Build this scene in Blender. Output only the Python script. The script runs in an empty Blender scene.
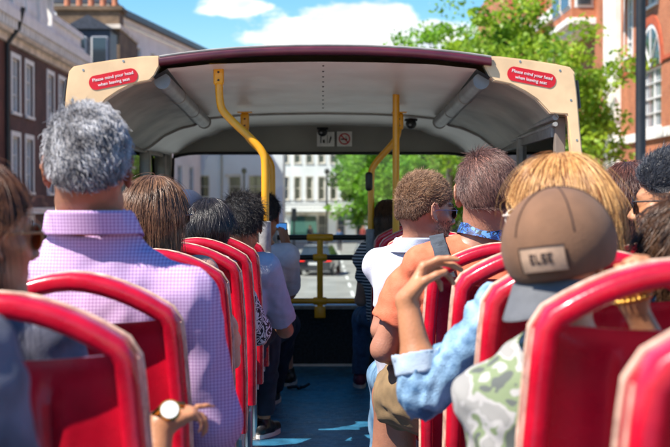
import bpy, bmesh, math, random
import numpy as np
from mathutils import Vector, Matrix
R = math.radians
rng = random.Random(7)
NR = np.random.RandomState(11)
sc = bpy.context.scene
COL = sc.collection
CZ = 1.2          # eye height above the upper deck floor (deck floor is z = 0)
F = 1400.0        # focal length in photo pixels
ROADZ = -2.4
def P(px, py, D):
    return Vector(((px-322)/F*D, D, CZ-(py-203)/F*D))

# ------------------------------------------------------------------ materials
def _nt(m):
    m.use_nodes = True
    nt = m.node_tree
    return nt, nt.nodes['Principled BSDF']
def coords(nt, obj=True):
    return nt.nodes.new('ShaderNodeTexCoord').outputs['Object']
def mat(name, c, rough=.5, metal=0, var=.15, vs=6, bump=0, bs=60, spec=.5, coat=0, c2=None, rvar=.1, sheen=0, detail=6, trans=0):
    m = bpy.data.materials.new(name); nt, b = _nt(m)
    co = coords(nt)
    n = nt.nodes.new('ShaderNodeTexNoise'); n.inputs['Scale'].default_value = vs; n.inputs['Detail'].default_value = detail
    nt.links.new(co, n.inputs['Vector'])
    mx = nt.nodes.new('ShaderNodeMix'); mx.data_type = 'RGBA'
    a = [max(0, v*(1-var)) for v in c]
    d = c2 if c2 else [min(1, v*(1+var)) for v in c]
    mx.inputs[6].default_value = (*a, 1); mx.inputs[7].default_value = (*d, 1)
    rp = nt.nodes.new('ShaderNodeValToRGB'); rp.color_ramp.elements[0].position = .35; rp.color_ramp.elements[1].position = .65
    nt.links.new(n.outputs['Fac'], rp.inputs[0]); nt.links.new(rp.outputs[0], mx.inputs[0])
    nt.links.new(mx.outputs[2], b.inputs['Base Color'])
    mr = nt.nodes.new('ShaderNodeMapRange'); mr.inputs[3].default_value = max(.02, rough-rvar); mr.inputs[4].default_value = min(1, rough+rvar)
    n3 = nt.nodes.new('ShaderNodeTexNoise'); n3.inputs['Scale'].default_value = vs*2.7; nt.links.new(co, n3.inputs['Vector'])
    nt.links.new(n3.outputs['Fac'], mr.inputs[0]); nt.links.new(mr.outputs[0], b.inputs['Roughness'])
    b.inputs['Metallic'].default_value = metal; b.inputs['Specular IOR Level'].default_value = spec
    b.inputs['Coat Weight'].default_value = coat; b.inputs['Coat Roughness'].default_value = .12
    b.inputs['Sheen Weight'].default_value = sheen
    b.inputs['Transmission Weight'].default_value = trans
    if bump:
        n2 = nt.nodes.new('ShaderNodeTexNoise'); n2.inputs['Scale'].default_value = bs; n2.inputs['Detail'].default_value = 4
        nt.links.new(co, n2.inputs['Vector'])
        bp = nt.nodes.new('ShaderNodeBump'); bp.inputs['Strength'].default_value = bump; bp.inputs['Distance'].default_value = .01
        nt.links.new(n2.outputs['Fac'], bp.inputs['Height']); nt.links.new(bp.outputs[0], b.inputs['Normal'])
    return m
def brick_mat(name, c1, c2, mortar, axis='Y', bw=.24, bh=.085, dirt=.35):
    m = bpy.data.materials.new(name); nt, b = _nt(m)
    co = coords(nt); s = nt.nodes.new('ShaderNodeSeparateXYZ'); nt.links.new(co, s.inputs[0])
    cb = nt.nodes.new('ShaderNodeCombineXYZ'); nt.links.new(s.outputs[axis], cb.inputs[0]); nt.links.new(s.outputs['Z'], cb.inputs[1])
    br = nt.nodes.new('ShaderNodeTexBrick'); nt.links.new(cb.outputs[0], br.inputs['Vector'])
    br.inputs['Color1'].default_value = (*c1, 1); br.inputs['Color2'].default_value = (*c2, 1); br.inputs['Mortar'].default_value = (*mortar, 1)
    br.inputs['Scale'].default_value = 1; br.inputs['Brick Width'].default_value = bw; br.inputs['Row Height'].default_value = bh; br.inputs['Mortar Size'].default_value = .008
    n = nt.nodes.new('ShaderNodeTexNoise'); n.inputs['Scale'].default_value = .8; n.inputs['Detail'].default_value = 8; nt.links.new(co, n.inputs['Vector'])
    mr = nt.nodes.new('ShaderNodeMapRange'); mr.inputs[1].default_value = .35; mr.inputs[2].default_value = .7; mr.inputs[3].default_value = 1-dirt; mr.inputs[4].default_value = 1.15
    nt.links.new(n.outputs['Fac'], mr.inputs[0])
    mx = nt.nodes.new('ShaderNodeVectorMath'); mx.operation = 'SCALE'
    nt.links.new(br.outputs['Color'], mx.inputs[0]); nt.links.new(mr.outputs[0], mx.inputs['Scale'])
    nt.links.new(mx.outputs[0], b.inputs['Base Color']); b.inputs['Roughness'].default_value = .9
    return m
def check_mat(name, base, line, pitch=.009, w=.28, var=.08):
    """woven check cloth: thin crossing lines"""
    m = bpy.data.materials.new(name); nt, b = _nt(m)
    co = coords(nt); s = nt.nodes.new('ShaderNodeSeparateXYZ'); nt.links.new(co, s.inputs[0])
    outs = []
    for ax in 'XZ':
        mo = nt.nodes.new('ShaderNodeMath'); mo.operation = 'PINGPONG'; mo.inputs[1].default_value = pitch/2
        nt.links.new(s.outputs[ax], mo.inputs[0])
        lt = nt.nodes.new('ShaderNodeMath'); lt.operation = 'LESS_THAN'; lt.inputs[1].default_value = pitch/2*w
        nt.links.new(mo.outputs[0], lt.inputs[0]); outs.append(lt.outputs[0])
    ad = nt.nodes.new('ShaderNodeMath'); ad.operation = 'ADD'; nt.links.new(outs[0], ad.inputs[0]); nt.links.new(outs[1], ad.inputs[1])
    hf = nt.nodes.new('ShaderNodeMath'); hf.operation = 'MULTIPLY'; hf.inputs[1].default_value = .5; nt.links.new(ad.outputs[0], hf.inputs[0])
    mx = nt.nodes.new('ShaderNodeMix'); mx.data_type = 'RGBA'; mx.inputs[6].default_value = (*base, 1); mx.inputs[7].default_value = (*line, 1)
    nt.links.new(hf.outputs[0], mx.inputs[0]); nt.links.new(mx.outputs[2], b.inputs['Base Color'])
    b.inputs['Roughness'].default_value = .85; b.inputs['Specular IOR Level'].default_value = .2
    return m
def blotch_mat(name, cols, scale=18, rough=.8, dist=.6):
    m = bpy.data.materials.new(name); nt, b = _nt(m)
    co = coords(nt); n = nt.nodes.new('ShaderNodeTexNoise'); n.inputs['Scale'].default_value = scale; n.inputs['Detail'].default_value = 1.5
    n.inputs['Distortion'].default_value = dist
    nt.links.new(co, n.inputs['Vector']); rp = nt.nodes.new('ShaderNodeValToRGB'); rp.color_ramp.interpolation = 'CONSTANT'
    el = rp.color_ramp.elements
    el[0].color = (*cols[0], 1); el[0].position = 0; el[1].color = (*cols[1], 1); el[1].position = .42
    for i, c in enumerate(cols[2:]):
        e = el.new(.5+.08*i); e.color = (*c, 1)
    nt.links.new(n.outputs['Fac'], rp.inputs[0]); nt.links.new(rp.outputs[0], b.inputs['Base Color']); b.inputs['Roughness'].default_value = rough
    return m
def glass_mat(name, tint=(.9, .95, .95), refl=.12, rough=.02):
    m = bpy.data.materials.new(name); m.use_nodes = True; nt = m.node_tree; nt.nodes.clear()
    o = nt.nodes.new('ShaderNodeOutputMaterial'); t = nt.nodes.new('ShaderNodeBsdfTransparent'); t.inputs[0].default_value = (*tint, 1)
    g = nt.nodes.new('ShaderNodeBsdfGlossy'); g.inputs['Roughness'].default_value = rough
    fr = nt.nodes.new('ShaderNodeFresnel'); fr.inputs[0].default_value = 1.35
    mx = nt.nodes.new('ShaderNodeMixShader'); nt.links.new(fr.outputs[0], mx.inputs[0]); nt.links.new(t.outputs[0], mx.inputs[1]); nt.links.new(g.outputs[0], mx.inputs[2])
    nt.links.new(mx.outputs[0], o.inputs[0])
    return m
M = {}
M['red'] = mat('red_plastic', (.56, .004, .022), .30, var=.22, vs=13, coat=.45, bump=.10, bs=45, rvar=.18, detail=10)
M['redpanel'] = mat('red_panel', (.46, .004, .018), .32, var=.35, vs=6, coat=.45, bump=.18, bs=14, rvar=.2, detail=12)
M['cream'] = mat('cream_piping', (.66, .44, .32), .5, var=.35, vs=30)
M['cushion'] = mat('seat_cloth', (.22, .012, .03), .9, var=.4, vs=40, sheen=.3)
M['steel'] = mat('steel', (.45, .45, .46), .35, 1, var=.1)
M['yellow'] = mat('yellow_paint', (.80, .36, .006), .35, var=.08, vs=8, coat=.3, bump=.05, bs=50)
M['greycast'] = mat('grey_casting', (.33, .32, .31), .6, var=.2, vs=30, bump=.2, bs=80)
M['beige'] = mat('cream_paint', (.74, .51, .29), .4, var=.12, vs=7, coat=.2, bump=.05, bs=8, detail=12, rvar=.15)
M['maroon'] = mat('maroon_trim', (.085, .012, .022), .35, var=.25, vs=7, coat=.3)
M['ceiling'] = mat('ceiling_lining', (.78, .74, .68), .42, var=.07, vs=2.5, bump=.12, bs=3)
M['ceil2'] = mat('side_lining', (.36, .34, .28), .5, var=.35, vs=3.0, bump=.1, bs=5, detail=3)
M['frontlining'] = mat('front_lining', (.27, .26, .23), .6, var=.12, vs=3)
M['frame'] = mat('window_frame_grey', (.30, .29, .27), .5, var=.2, vs=12)
M['rubber'] = mat('black_rubber', (.015, .015, .017), .55, var=.3)
M['tubelight'] = mat('tube_cover', (.20, .215, .23), .4, var=.2, vs=9, metal=0, bump=.02, bs=20)
M['deck'] = mat('deck_floor_blue', (.03, .17, .32), .36, var=.5, vs=9, bump=.5, bs=90, c2=(.035, .19, .34), rvar=.25, detail=12)
M['bulkhead'] = mat('dark_bulkhead_cloth', (.018, .022, .03), .85, var=.5, vs=60, bump=.3, bs=200)
M['white'] = mat('white_plate', (.75, .72, .68), .6, var=.1, vs=20)
M['busred'] = mat('bus_paint', (.45, .01, .02), .3, coat=.5)
M['glass'] = glass_mat('clear_glass')
M['black'] = mat('black_plastic', (.012, .012, .013), .4, var=.3)
M['sticker'] = mat('sticker_red', (.55, .004, .015), .4, var=.05)
M['lettering'] = mat('white_lettering', (.85, .8, .78), .5, var=.02)

# ------------------------------------------------------------------ mesh helpers
def link(o, parent=None):
    COL.objects.link(o)
    if parent: o.parent = parent
    return o
def rootloc(p):
    v = Vector((0, 0, 0))
    while p is not None:
        v += Vector(p.location); p = p.parent
    return v
def mesh_obj(name, verts, faces, mats, parent=None, smooth=True, midx=None, world=True):
    me = bpy.data.meshes.new(name)
    if world and parent is not None:
        off = rootloc(parent); verts = [(v[0]-off.x, v[1]-off.y, v[2]-off.z) for v in verts]
    me.from_pydata([tuple(v) for v in verts], [], faces); me.validate()
    for m in (mats if isinstance(mats, (list, tuple)) else [mats]): me.materials.append(m)
    if midx is not None and len(midx) == len(me.polygons): me.polygons.foreach_set('material_index', midx)
    me.polygons.foreach_set('use_smooth', [smooth]*len(me.polygons)); me.update()
    return link(bpy.data.objects.new(name, me), parent)
def tag(o, label=None, cat=None, group=None, kind=None):
    if label: o['label'] = label
    if cat: o['category'] = cat
    if group: o['group'] = group
    if kind: o['kind'] = kind
    return o
def thing(name, label, cat, loc=(0, 0, 0), rotz=0, group=None):
    o = bpy.data.objects.new(name, None); o.empty_display_size = .1; COL.objects.link(o)
    o.location = loc; o.rotation_euler = (0, 0, rotz)
    return tag(o, label, cat, group)
def copy_tree(o, parent=None):
    c = o.copy(); COL.objects.link(c); c.parent = parent
    for ch in list(o.children): copy_tree(ch, c)
    return c
class MB:
    def __init__(s): s.v = []; s.f = []; s.mi = []; s.cur = 0
    def add(s, vs, fs):
        n = len(s.v); s.v += [tuple(v) for v in vs]; s.f += [tuple(i+n for i in f) for f in fs]; s.mi += [s.cur]*len(fs); return s
    def box(s, a, b, bev=0):
        x0, y0, z0 = [min(p, q) for p, q in zip(a, b)]; x1, y1, z1 = [max(p, q) for p, q in zip(a, b)]
        if bev:
            bm = bmesh.new(); bmesh.ops.create_cube(bm, size=1)
            for v in bm.verts: v.co = Vector((x0+(v.co.x+.5)*(x1-x0), y0+(v.co.y+.5)*(y1-y0), z0+(v.co.z+.5)*(z1-z0)))
            bmesh.ops.bevel(bm, geom=bm.edges[:], offset=bev, segments=3, profile=.5, affect='EDGES')
            bm.verts.index_update(); s.add([v.co[:] for v in bm.verts], [[v.index for v in f.verts] for f in bm.faces]); bm.free(); return s
        return s.add([(x0, y0, z0), (x1, y0, z0), (x1, y1, z0), (x0, y1, z0), (x0, y0, z1), (x1, y0, z1), (x1, y1, z1), (x0, y1, z1)],
              [(0, 3, 2, 1), (4, 5, 6, 7), (0, 1, 5, 4), (1, 2, 6, 5), (2, 3, 7, 6), (3, 0, 4, 7)])
    def tube(s, pts, r, n=10, caps=True, closed=False):
        pts = [Vector(p) for p in pts]; k = len(pts); rs = r if isinstance(r, (list, tuple)) else [r]*k
        up = None; vs = []
        for i, p in enumerate(pts):
            a = pts[(i-1) % k] if (i > 0 or closed) else p; b = pts[(i+1) % k] if (i < k-1 or closed) else p
            t = (b-a).normalized()
            if up is None: up = t.orthogonal().normalized()
            up = (up-t*up.dot(t)).normalized(); w = t.cross(up)
            for j in range(n):
                an = 2*math.pi*j/n; vs.append(p+(up*math.cos(an)+w*math.sin(an))*rs[i])
        fs = []
        for i in range(k if closed else k-1):
            for j in range(n):
                fs.append((i*n+j, i*n+(j+1) % n, ((i+1) % k)*n+(j+1) % n, ((i+1) % k)*n+j))
        if caps and not closed: fs.append(tuple(range(n))[::-1]); fs.append(tuple((k-1)*n+j for j in range(n)))
        return s.add(vs, fs)
    def sweep(s, pts, nrm, dep, prof, caps=True):
        """profile (u along nrm, v along dep) swept over pts"""
        n = len(prof); vs = []
        for p, a in zip(pts, nrm):
            for u, v in prof: vs.append(Vector(p)+Vector(a)*u+Vector(dep)*v)
        fs = [(i*n+j, i*n+(j+1) % n, (i+1)*n+(j+1) % n, (i+1)*n+j) for i in range(len(pts)-1) for j in range(n)]
        if caps: fs.append(tuple(range(n))[::-1]); fs.append(tuple((len(pts)-1)*n+j for j in range(n)))
        return s.add(vs, fs)
    def poly(s, pts, d):
        """flat outline extruded by vector d"""
        n = len(pts); d = Vector(d); vs = [Vector(p) for p in pts]+[Vector(p)+d for p in pts]
        fs = [tuple(range(n)), tuple(range(n, 2*n))[::-1]]+[(i, i+n, (i+1) % n+n, (i+1) % n) for i in range(n)]
        return s.add(vs, fs)
    def grid(s, fn, nu, nv, th=None):
        vs = [fn(i/(nu-1), j/(nv-1)) for j in range(nv) for i in range(nu)]
        fs = [(j*nu+i, j*nu+i+1, (j+1)*nu+i+1, (j+1)*nu+i) for j in range(nv-1) for i in range(nu-1)]
        return s.add(vs, fs)
    def ball(s, c, r, n=12, m=8):
        r = (r, r, r) if not isinstance(r, (tuple, list)) else r; vs = []
        for j in range(m+1):
            th = math.pi*j/m
            for i in range(n): vs.append((c[0]+r[0]*math.sin(th)*math.cos(2*math.pi*i/n), c[1]+r[1]*math.sin(th)*math.sin(2*math.pi*i/n), c[2]+r[2]*math.cos(th)))
        return s.add(vs, [(j*n+i, (j+1)*n+i, (j+1)*n+(i+1) % n, j*n+(i+1) % n) for j in range(m) for i in range(n)])
    def build(s, name, m, parent=None, smooth=False, world=True, fix=True):
        o = mesh_obj(name, s.v, s.f, m, parent, smooth, s.mi if isinstance(m, (list, tuple)) else None, world)
        if fix:
            bm = bmesh.new(); bm.from_mesh(o.data); bmesh.ops.remove_doubles(bm, verts=bm.verts, dist=1e-6)
            bmesh.ops.recalc_face_normals(bm, faces=bm.faces)
            if smooth:
                for e in bm.edges:
                    if len(e.link_faces) == 2 and e.calc_face_angle(0) > R(38): e.smooth = False
            bm.to_mesh(o.data); bm.free()
        return o
def rprof(w, d, r=.4, n=16, e=3.0):
    """super-ellipse profile w x d"""
    out = []
    for i in range(n):
        a = 2*math.pi*(i+.5)/n; c, s_ = math.cos(a), math.sin(a)
        out.append((w/2*math.copysign(abs(c)**(2/e), c), d/2*math.copysign(abs(s_)**(2/e), s_)))
    return out
def smoothpath(pts, it=2):
    pts = [Vector(p) for p in pts]
    for _ in range(it):
        q = [pts[0]]
        for a, b in zip(pts, pts[1:]): q += [a*.75+b*.25, a*.25+b*.75]
        pts = q+[pts[-1]]
    return pts
def text_obj(name, s, size, m, loc, rot, parent=None, extrude=.0006, align='CENTER', bold=0):
    cu = bpy.data.curves.new(name, 'FONT'); cu.body = s; cu.size = size; cu.align_x = align; cu.align_y = 'CENTER'; cu.extrude = extrude; cu.offset = bold
    o = bpy.data.objects.new(name, cu); COL.objects.link(o); bpy.context.view_layer.update()
    me = bpy.data.meshes.new_from_object(o); bpy.data.objects.remove(o)
    me.materials.clear(); me.materials.append(m)
    o = bpy.data.objects.new(name, me); COL.objects.link(o)
    off = rootloc(parent) if parent else Vector((0, 0, 0))
    o.parent = parent; o.location = Vector(loc)-off; o.rotation_euler = rot
    return o
# ------------------------------------------------------------------ camera, sun, sky
cam = bpy.data.cameras.new('camera'); camo = bpy.data.objects.new('camera', cam); COL.objects.link(camo)
cam.sensor_width = 36; cam.lens = F/670*36; cam.clip_end = 2000; cam.clip_start = .05
camo.location = (0, 0, CZ); camo.rotation_euler = (R(90)-math.atan(20.5/F), 0, -math.atan(13/F))
cam.dof.use_dof = True; cam.dof.focus_distance = 5.0; cam.dof.aperture_fstop = 5.8; cam.dof.aperture_blades = 9
sc.camera = camo
SUN_EL, SUN_AZ = 52, 236     # azimuth of the sun clockwise from +Y: behind the camera and to the left
sd = Vector((math.sin(R(SUN_AZ))*math.cos(R(SUN_EL)), math.cos(R(SUN_AZ))*math.cos(R(SUN_EL)), math.sin(R(SUN_EL))))
sun = bpy.data.lights.new('sun', 'SUN'); sun.energy = 4.9; sun.angle = R(.55); sun.color = (1, .93, .84)
suno = bpy.data.objects.new('sun', sun); COL.objects.link(suno); suno.rotation_euler = sd.to_track_quat('Z', 'Y').to_euler(); suno.location = (-5, -5, 20)
w = bpy.data.worlds.new('World'); sc.world = w; w.use_nodes = True; nt = w.node_tree; nt.nodes.clear()
out = nt.nodes.new('ShaderNodeOutputWorld'); bg = nt.nodes.new('ShaderNodeBackground'); bg.inputs[1].default_value = .14
sky = nt.nodes.new('ShaderNodeTexSky'); sky.sky_type = 'NISHITA'; sky.sun_disc = False
sky.sun_elevation = R(SUN_EL); sky.sun_rotation = R(SUN_AZ); sky.ozone_density = 2.2; sky.air_density = 1.0; sky.dust_density = .4
tc = nt.nodes.new('ShaderNodeTexCoord')
# cumulus: noise cut by a soft mask that keeps the banks of cloud low over the street
sx = nt.nodes.new('ShaderNodeSeparateXYZ'); nt.links.new(tc.outputs['Generated'], sx.inputs[0])
def mth(op, a, b=None, c=None):
    n = nt.nodes.new('ShaderNodeMath'); n.operation = op
    for i, q in enumerate((a, b, c)):
        if q is None: continue
        if isinstance(q, (int, float)): n.inputs[i].default_value = q
        else: nt.links.new(q, n.inputs[i])
    return n.outputs[0]
mp = nt.nodes.new('ShaderNodeMapping'); mp.inputs['Scale'].default_value = (26, 26, 52); nt.links.new(tc.outputs['Generated'], mp.inputs[0])
nz = nt.nodes.new('ShaderNodeTexNoise'); nz.inputs['Scale'].default_value = 1; nz.inputs['Detail'].default_value = 9; nz.inputs['Roughness'].default_value = .55
nt.links.new(mp.outputs[0], nz.inputs['Vector'])
az = mth('DIVIDE', sx.outputs[0], sx.outputs[1]); el = mth('DIVIDE', sx.outputs[2], sx.outputs[1])
tot = None
for (px, py, rx, ry, s_) in [(345, 30, 88, 22, 1.1), (300, 38, 60, 16, .9), (410, 38, 70, 22, .9), (370, 12, 50, 12, .7), (237, 7, 34, 10, .85), (560, 20, 80, 40, .5), (150, -40, 90, 22, .6), (20, -60, 80, 30, .8), (600, -90, 160, 50, .9), (330, -110, 150, 40, .8), (430, 130, 260, 40, .5), (150, 130, 160, 25, .4)]:
    ca, ce = (px-322)/F, (203-py)/F
    dx = mth('DIVIDE', mth('SUBTRACT', az, ca), rx/F); dy = mth('DIVIDE', mth('SUBTRACT', el, ce), ry/F)
    g = mth('MULTIPLY', mth('EXPONENT', mth('MULTIPLY', mth('ADD', mth('MULTIPLY', dx, dx), mth('MULTIPLY', dy, dy)), -.8)), s_)
    tot = g if tot is None else mth('MAXIMUM', tot, g)
den = mth('ADD', tot, mth('MULTIPLY', mth('SUBTRACT', nz.outputs['Fac'], .5), 1.5))
mr = nt.nodes.new('ShaderNodeMapRange'); mr.inputs[1].default_value = .36; mr.inputs[2].default_value = .62; mr.clamp = True; nt.links.new(den, mr.inputs[0])
mr.interpolation_type = 'SMOOTHSTEP'
msk = mth('MULTIPLY', mr.outputs[0], mth('GREATER_THAN', sx.outputs[1], 0))
# shading inside the cloud from a second noise
mp2 = nt.nodes.new('ShaderNodeMapping'); mp2.inputs['Scale'].default_value = (30, 30, 70); mp2.inputs['Location'].default_value = (0, 0, .35); nt.links.new(tc.outputs['Generated'], mp2.inputs[0])
nz2 = nt.nodes.new('ShaderNodeTexNoise'); nz2.inputs['Detail'].default_value = 7; nt.links.new(mp2.outputs[0], nz2.inputs['Vector']); nz2.inputs['Scale'].default_value = 1
cr = nt.nodes.new('ShaderNodeValToRGB'); cr.color_ramp.elements[0].position = .35; cr.color_ramp.elements[1].position = .62
cr.color_ramp.elements[0].color = (.62, .68, .76, 1); cr.color_ramp.elements[1].color = (1, 1, 1, 1); nt.links.new(nz2.outputs['Fac'], cr.inputs[0])
vs_ = nt.nodes.new('ShaderNodeVectorMath'); vs_.operation = 'SCALE'; nt.links.new(cr.outputs[0], vs_.inputs[0]); vs_.inputs['Scale'].default_value = 5.6
mx = nt.nodes.new('ShaderNodeMix'); mx.data_type = 'RGBA'; nt.links.new(msk, mx.inputs[0])
gm = nt.nodes.new('ShaderNodeHueSaturation'); gm.inputs['Saturation'].default_value = 1.5; gm.inputs['Value'].default_value = .74; nt.links.new(sky.outputs[0], gm.inputs['Color'])
nt.links.new(gm.outputs[0], mx.inputs[6]); nt.links.new(vs_.outputs[0], mx.inputs[7])
nt.links.new(mx.outputs[2], bg.inputs[0]); nt.links.new(bg.outputs[0], out.inputs[0])
sc.view_settings.view_transform = 'Standard'; sc.view_settings.look = 'None'; sc.view_settings.exposure = .90; sc.view_settings.gamma = 1
sc.view_settings.use_curve_mapping = False
sc.cycles.max_bounces = 8; sc.cycles.transparent_max_bounces = 12; sc.cycles.use_denoising = True

# ------------------------------------------------------------------ the bus
D1, D2 = 6.9, 10.3
bus = thing('tour_bus', 'open top tour bus upper deck with cream and maroon front canopy', 'bus', (0, 5, 0))
MB().box((-1.2, -1.5, -.06), (1.2, D2, 0)).build('deck_floor', M['deck'], bus)
MB().box((-1.25, -1.6, -2.15), (1.25, D2+.25, -.065), .05).build('lower_body', M['busred'], bus)
for s in (-1, 1):
    b = MB(); b.box((s*1.2, -1.6, -.06), (s*1.26, D1, .82), .01); b.build('side_wall', M['busred'], bus)
    b = MB(); b.box((s*1.18, -1.6, .822), (s*1.28, D1-.01, .87), .02); b.build('wall_capping', M['beige'], bus, smooth=True)
    b = MB(); b.box((s*1.2, D1+.002, -.06), (s*1.26, D2+.05, .95), .01); b.build('side_wall', M['beige'], bus)
# front bulkhead, ledge and rails
MB().box((-1.2, D2, -.06), (1.2, D2+.06, .415)).build('front_bulkhead', M['bulkhead'], bus)
MB().box((-1.2, D2-.03, .418), (1.2, D2+.2, .445), .008).build('front_ledge', M['greycast'], bus)
MB().box((-.42, D2-.035, .001), (.30, D2-.002, .016)).build('floor_trim', M['white'], bus)
b = MB(); b.box((-1.2, D2+.19, -.3), (1.2, D2+.25, .44)); b.build('nose_panel', M['beige'], bus)
yr = D2-.07
def zpx(py, D): return CZ-(py-203)/F*D
rail = MB()
for zz in (zpx(301, yr),): rail.tube([(-1.15, yr, zz), (1.15, yr, zz)], .021)
rail.build('yellow_rail', M['yellow'], bus, True)
for py in (237.5, 257.5):
    zz = zpx(py, yr); MB().tube([(-1.12, yr, zz), (1.12, yr, zz)], .021).build('black_rail', M['black'], bus, True)
yb = MB(); xx = (320-322)/F*yr
yb.tube([(xx, yr, .42), (xx, yr, zpx(236, yr))], .023, 12)
for py, wd in ((237.5, .095), (257.5, .05), (301, .05)):
    zz = zpx(py, yr); yb.tube([(xx-wd, yr, zz), (xx-wd+.01, yr, zz), (xx+wd-.01, yr, zz), (xx+wd, yr, zz)], [.025, .029, .029, .025], 12)
yb.box((xx-.04, yr-.03, .36), (xx+.04, yr+.06, .445), .008)
yb.build('yellow_post', M['yellow'], bus, True)

# canopy: cross sections are rounded; ceil height falls towards the front
def ceil_z(D): return 1.895-(min(D, 8.9)-D1)*.062
def sec(D, t):
    """inner lining from centre (t=0) to side window rail (t=1), x>=0"""
    k = (D-D1)/(D2-D1); zc = ceil_z(D)
    xs = [0, .3, .55, .76, .83, .92, 1.03, 1.12, 1.165]
    dz = [0, .004, .013, .035, .075, .095, .145, .215, .275-.07*k]
    q = t*(len(xs)-1); i = min(int(q), len(xs)-2); f = q-i
    x = xs[i]*(1-f)+xs[i+1]*f; z = dz[i]*(1-f)+dz[i+1]*f
    return x*(1-.045*k), zc-z
TS = 8
def lining(name, t0, t1, Da, Db, m, s, nd=14):
    b = MB(); nt_ = 14
    b.grid(lambda u, v: ((lambda xz: (s*xz[0], Da+(Db-Da)*v, xz[1]))(sec(Da+(Db-Da)*v, t0+(t1-t0)*u))), nt_, nd)
    return b.build(name, m, bus, True)
for s in (-1, 1):
    lining('ceiling_lining', 0, 3/TS, D1, 8.88, M['ceiling'], s)
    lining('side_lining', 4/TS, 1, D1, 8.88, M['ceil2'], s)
    lining('light_recess', 3/TS, 4/TS, D1, 8.88, M['rubber'], s, 6)
    lining('front_ceiling_lining', 0, 1, 8.9, D2, M['ceiling'], s)
    # seam strip
    pts = [(s*sec(8.89, t/20)[0], 8.885, sec(8.89, t/20)[1]-.004) for t in range(21)]
    MB().tube(pts, .008, 6).build('seam_trim', M['frame'], bus, True)
    # tube light
    a = Vector((s*.795, D1+.085, 1.808)); e = Vector((s*.735, 8.80, 1.705))
    lt = MB(); lt.tube([a.lerp(e, t/12) for t in range(13)], [.041]*12+[.036], 16); L = lt.build('light_tube', M['tubelight'], bus, True)
    for t in (.32, .66, .985): MB().tube([a.lerp(e, t-.006), a.lerp(e, t+.006)], .0432, 16).build('joint_ring', M['frame'], L, True)
    # strip rails above side windows
    for dz, r_ in ((.03, .012), (0, .016), (-.035, .012)):
        MB().tube([(s*(1.15+.005), D1+.02, 1.625+dz), (s*1.115, D2-.05, 1.582+dz*.7)], r_, 8).build('window_rail', M['frame'], bus, True)
    MB().box((s*1.145, D1+.1, 1.53), (s*1.19, D2-.05, 1.585)).build('window_header', M['frame'], bus)
    # pillars between side windows and the glass
    for Dp in (8.1, 9.25, 10.15):
        MB().box((s*1.13, Dp-.04, .95), (s*1.19, Dp+.04, 1.58), .01).build('window_pillar', M['frame'], bus)
    MB().box((s*1.165, D1+.1, .96), (s*1.17, D2-.1, 1.53)).build('side_window', M['glass'], bus)
    # dark blind panel above the first window
    MB().box((s*1.155, D1+.12, 1.33), (s*1.162, 8.05, 1.53)).build('tinted_strip', glass_mat('tinted', (.12, .12, .13)) if s == -1 else bpy.data.materials['tinted'], bus)
# inner edge of front header and outer roof
hb = MB()
def front_z(x): return 1.568-.035*max(0, (abs(x)-.85)/.25)**3
xs = [i/20*1.09 for i in range(-20, 21)]
for a_, b_ in zip(xs, xs[1:]):
    za, zb = front_z(a_), front_z(b_)
    tz = lambda x: sec(D2, min(1, .999))[1] if abs(x) > 1.08 else None
hp = [(x, D2-.01, front_z(x)) for x in xs]
def topz(x):
    best = sec(D2, 0)[1]
    for i in range(60):
        X, Z = sec(D2, i/59)
        if X >= abs(x): return Z
        best = Z
    return best
tp = [(x, D2-.01, max(topz(x)+.004, front_z(x)+.002)) for x in reversed(xs)]
n = len(xs)
hb.add(hp+tp, [(i, i+1, 2*n-2-i, 2*n-1-i) for i in range(n-1)])
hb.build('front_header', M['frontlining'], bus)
MB().tube([(x, D2-.02, front_z(x)-.004) for x in xs]+[(1.10, D2-.02, 1.2), (1.10, D2-.02, .45)], .011, 6).build('window_seal', M['rubber'], bus, True)
MB().tube([(-1.09, D2-.02, 1.53), (-1.10, D2-.02, 1.2), (-1.10, D2-.02, .45)], .011, 6).build('window_seal', M['rubber'], bus, True)
MB().box((-1.09, D2+.05, .46), (1.09, D2+.056, 1.57)).build('windscreen', M['glass'], bus)
for s in (-1, 1):
    MB().box((s*1.105, D2-.06, .44), (s*1.2, D2+.06, 1.62), .02).build('corner_pillar', M['frame'], bus)
# roof skin
rf = MB()
def roofz(x, D): return 1.985-.045*abs(x/.8)**2.2*1.0-(.25*max(0, (abs(x)-.8)/.44)**2) - (D-D1)*.05
rf.grid(lambda u, v: ((u*2-1)*1.235, D1+.05+(D2+.1-D1)*v, roofz((u*2-1)*1.235, D1+(D2-D1)*v)-.01), 41, 8)
for s in (-1, 1): rf.grid(lambda u, v: (s*1.235, D1+.05+(D2+.1-D1)*v, 1.60+(roofz(1.235, D1+(D2-D1)*v)-1.61)*u), 4, 8)
rf.grid(lambda u, v: ((u*2-1)*1.235, D2+.15-.06*(1-v), 1.57+(roofz((u*2-1)*1.235, D2)-1.58)*v), 41, 4)
rf.build('roof_skin', M['beige'], bus, True)
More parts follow.
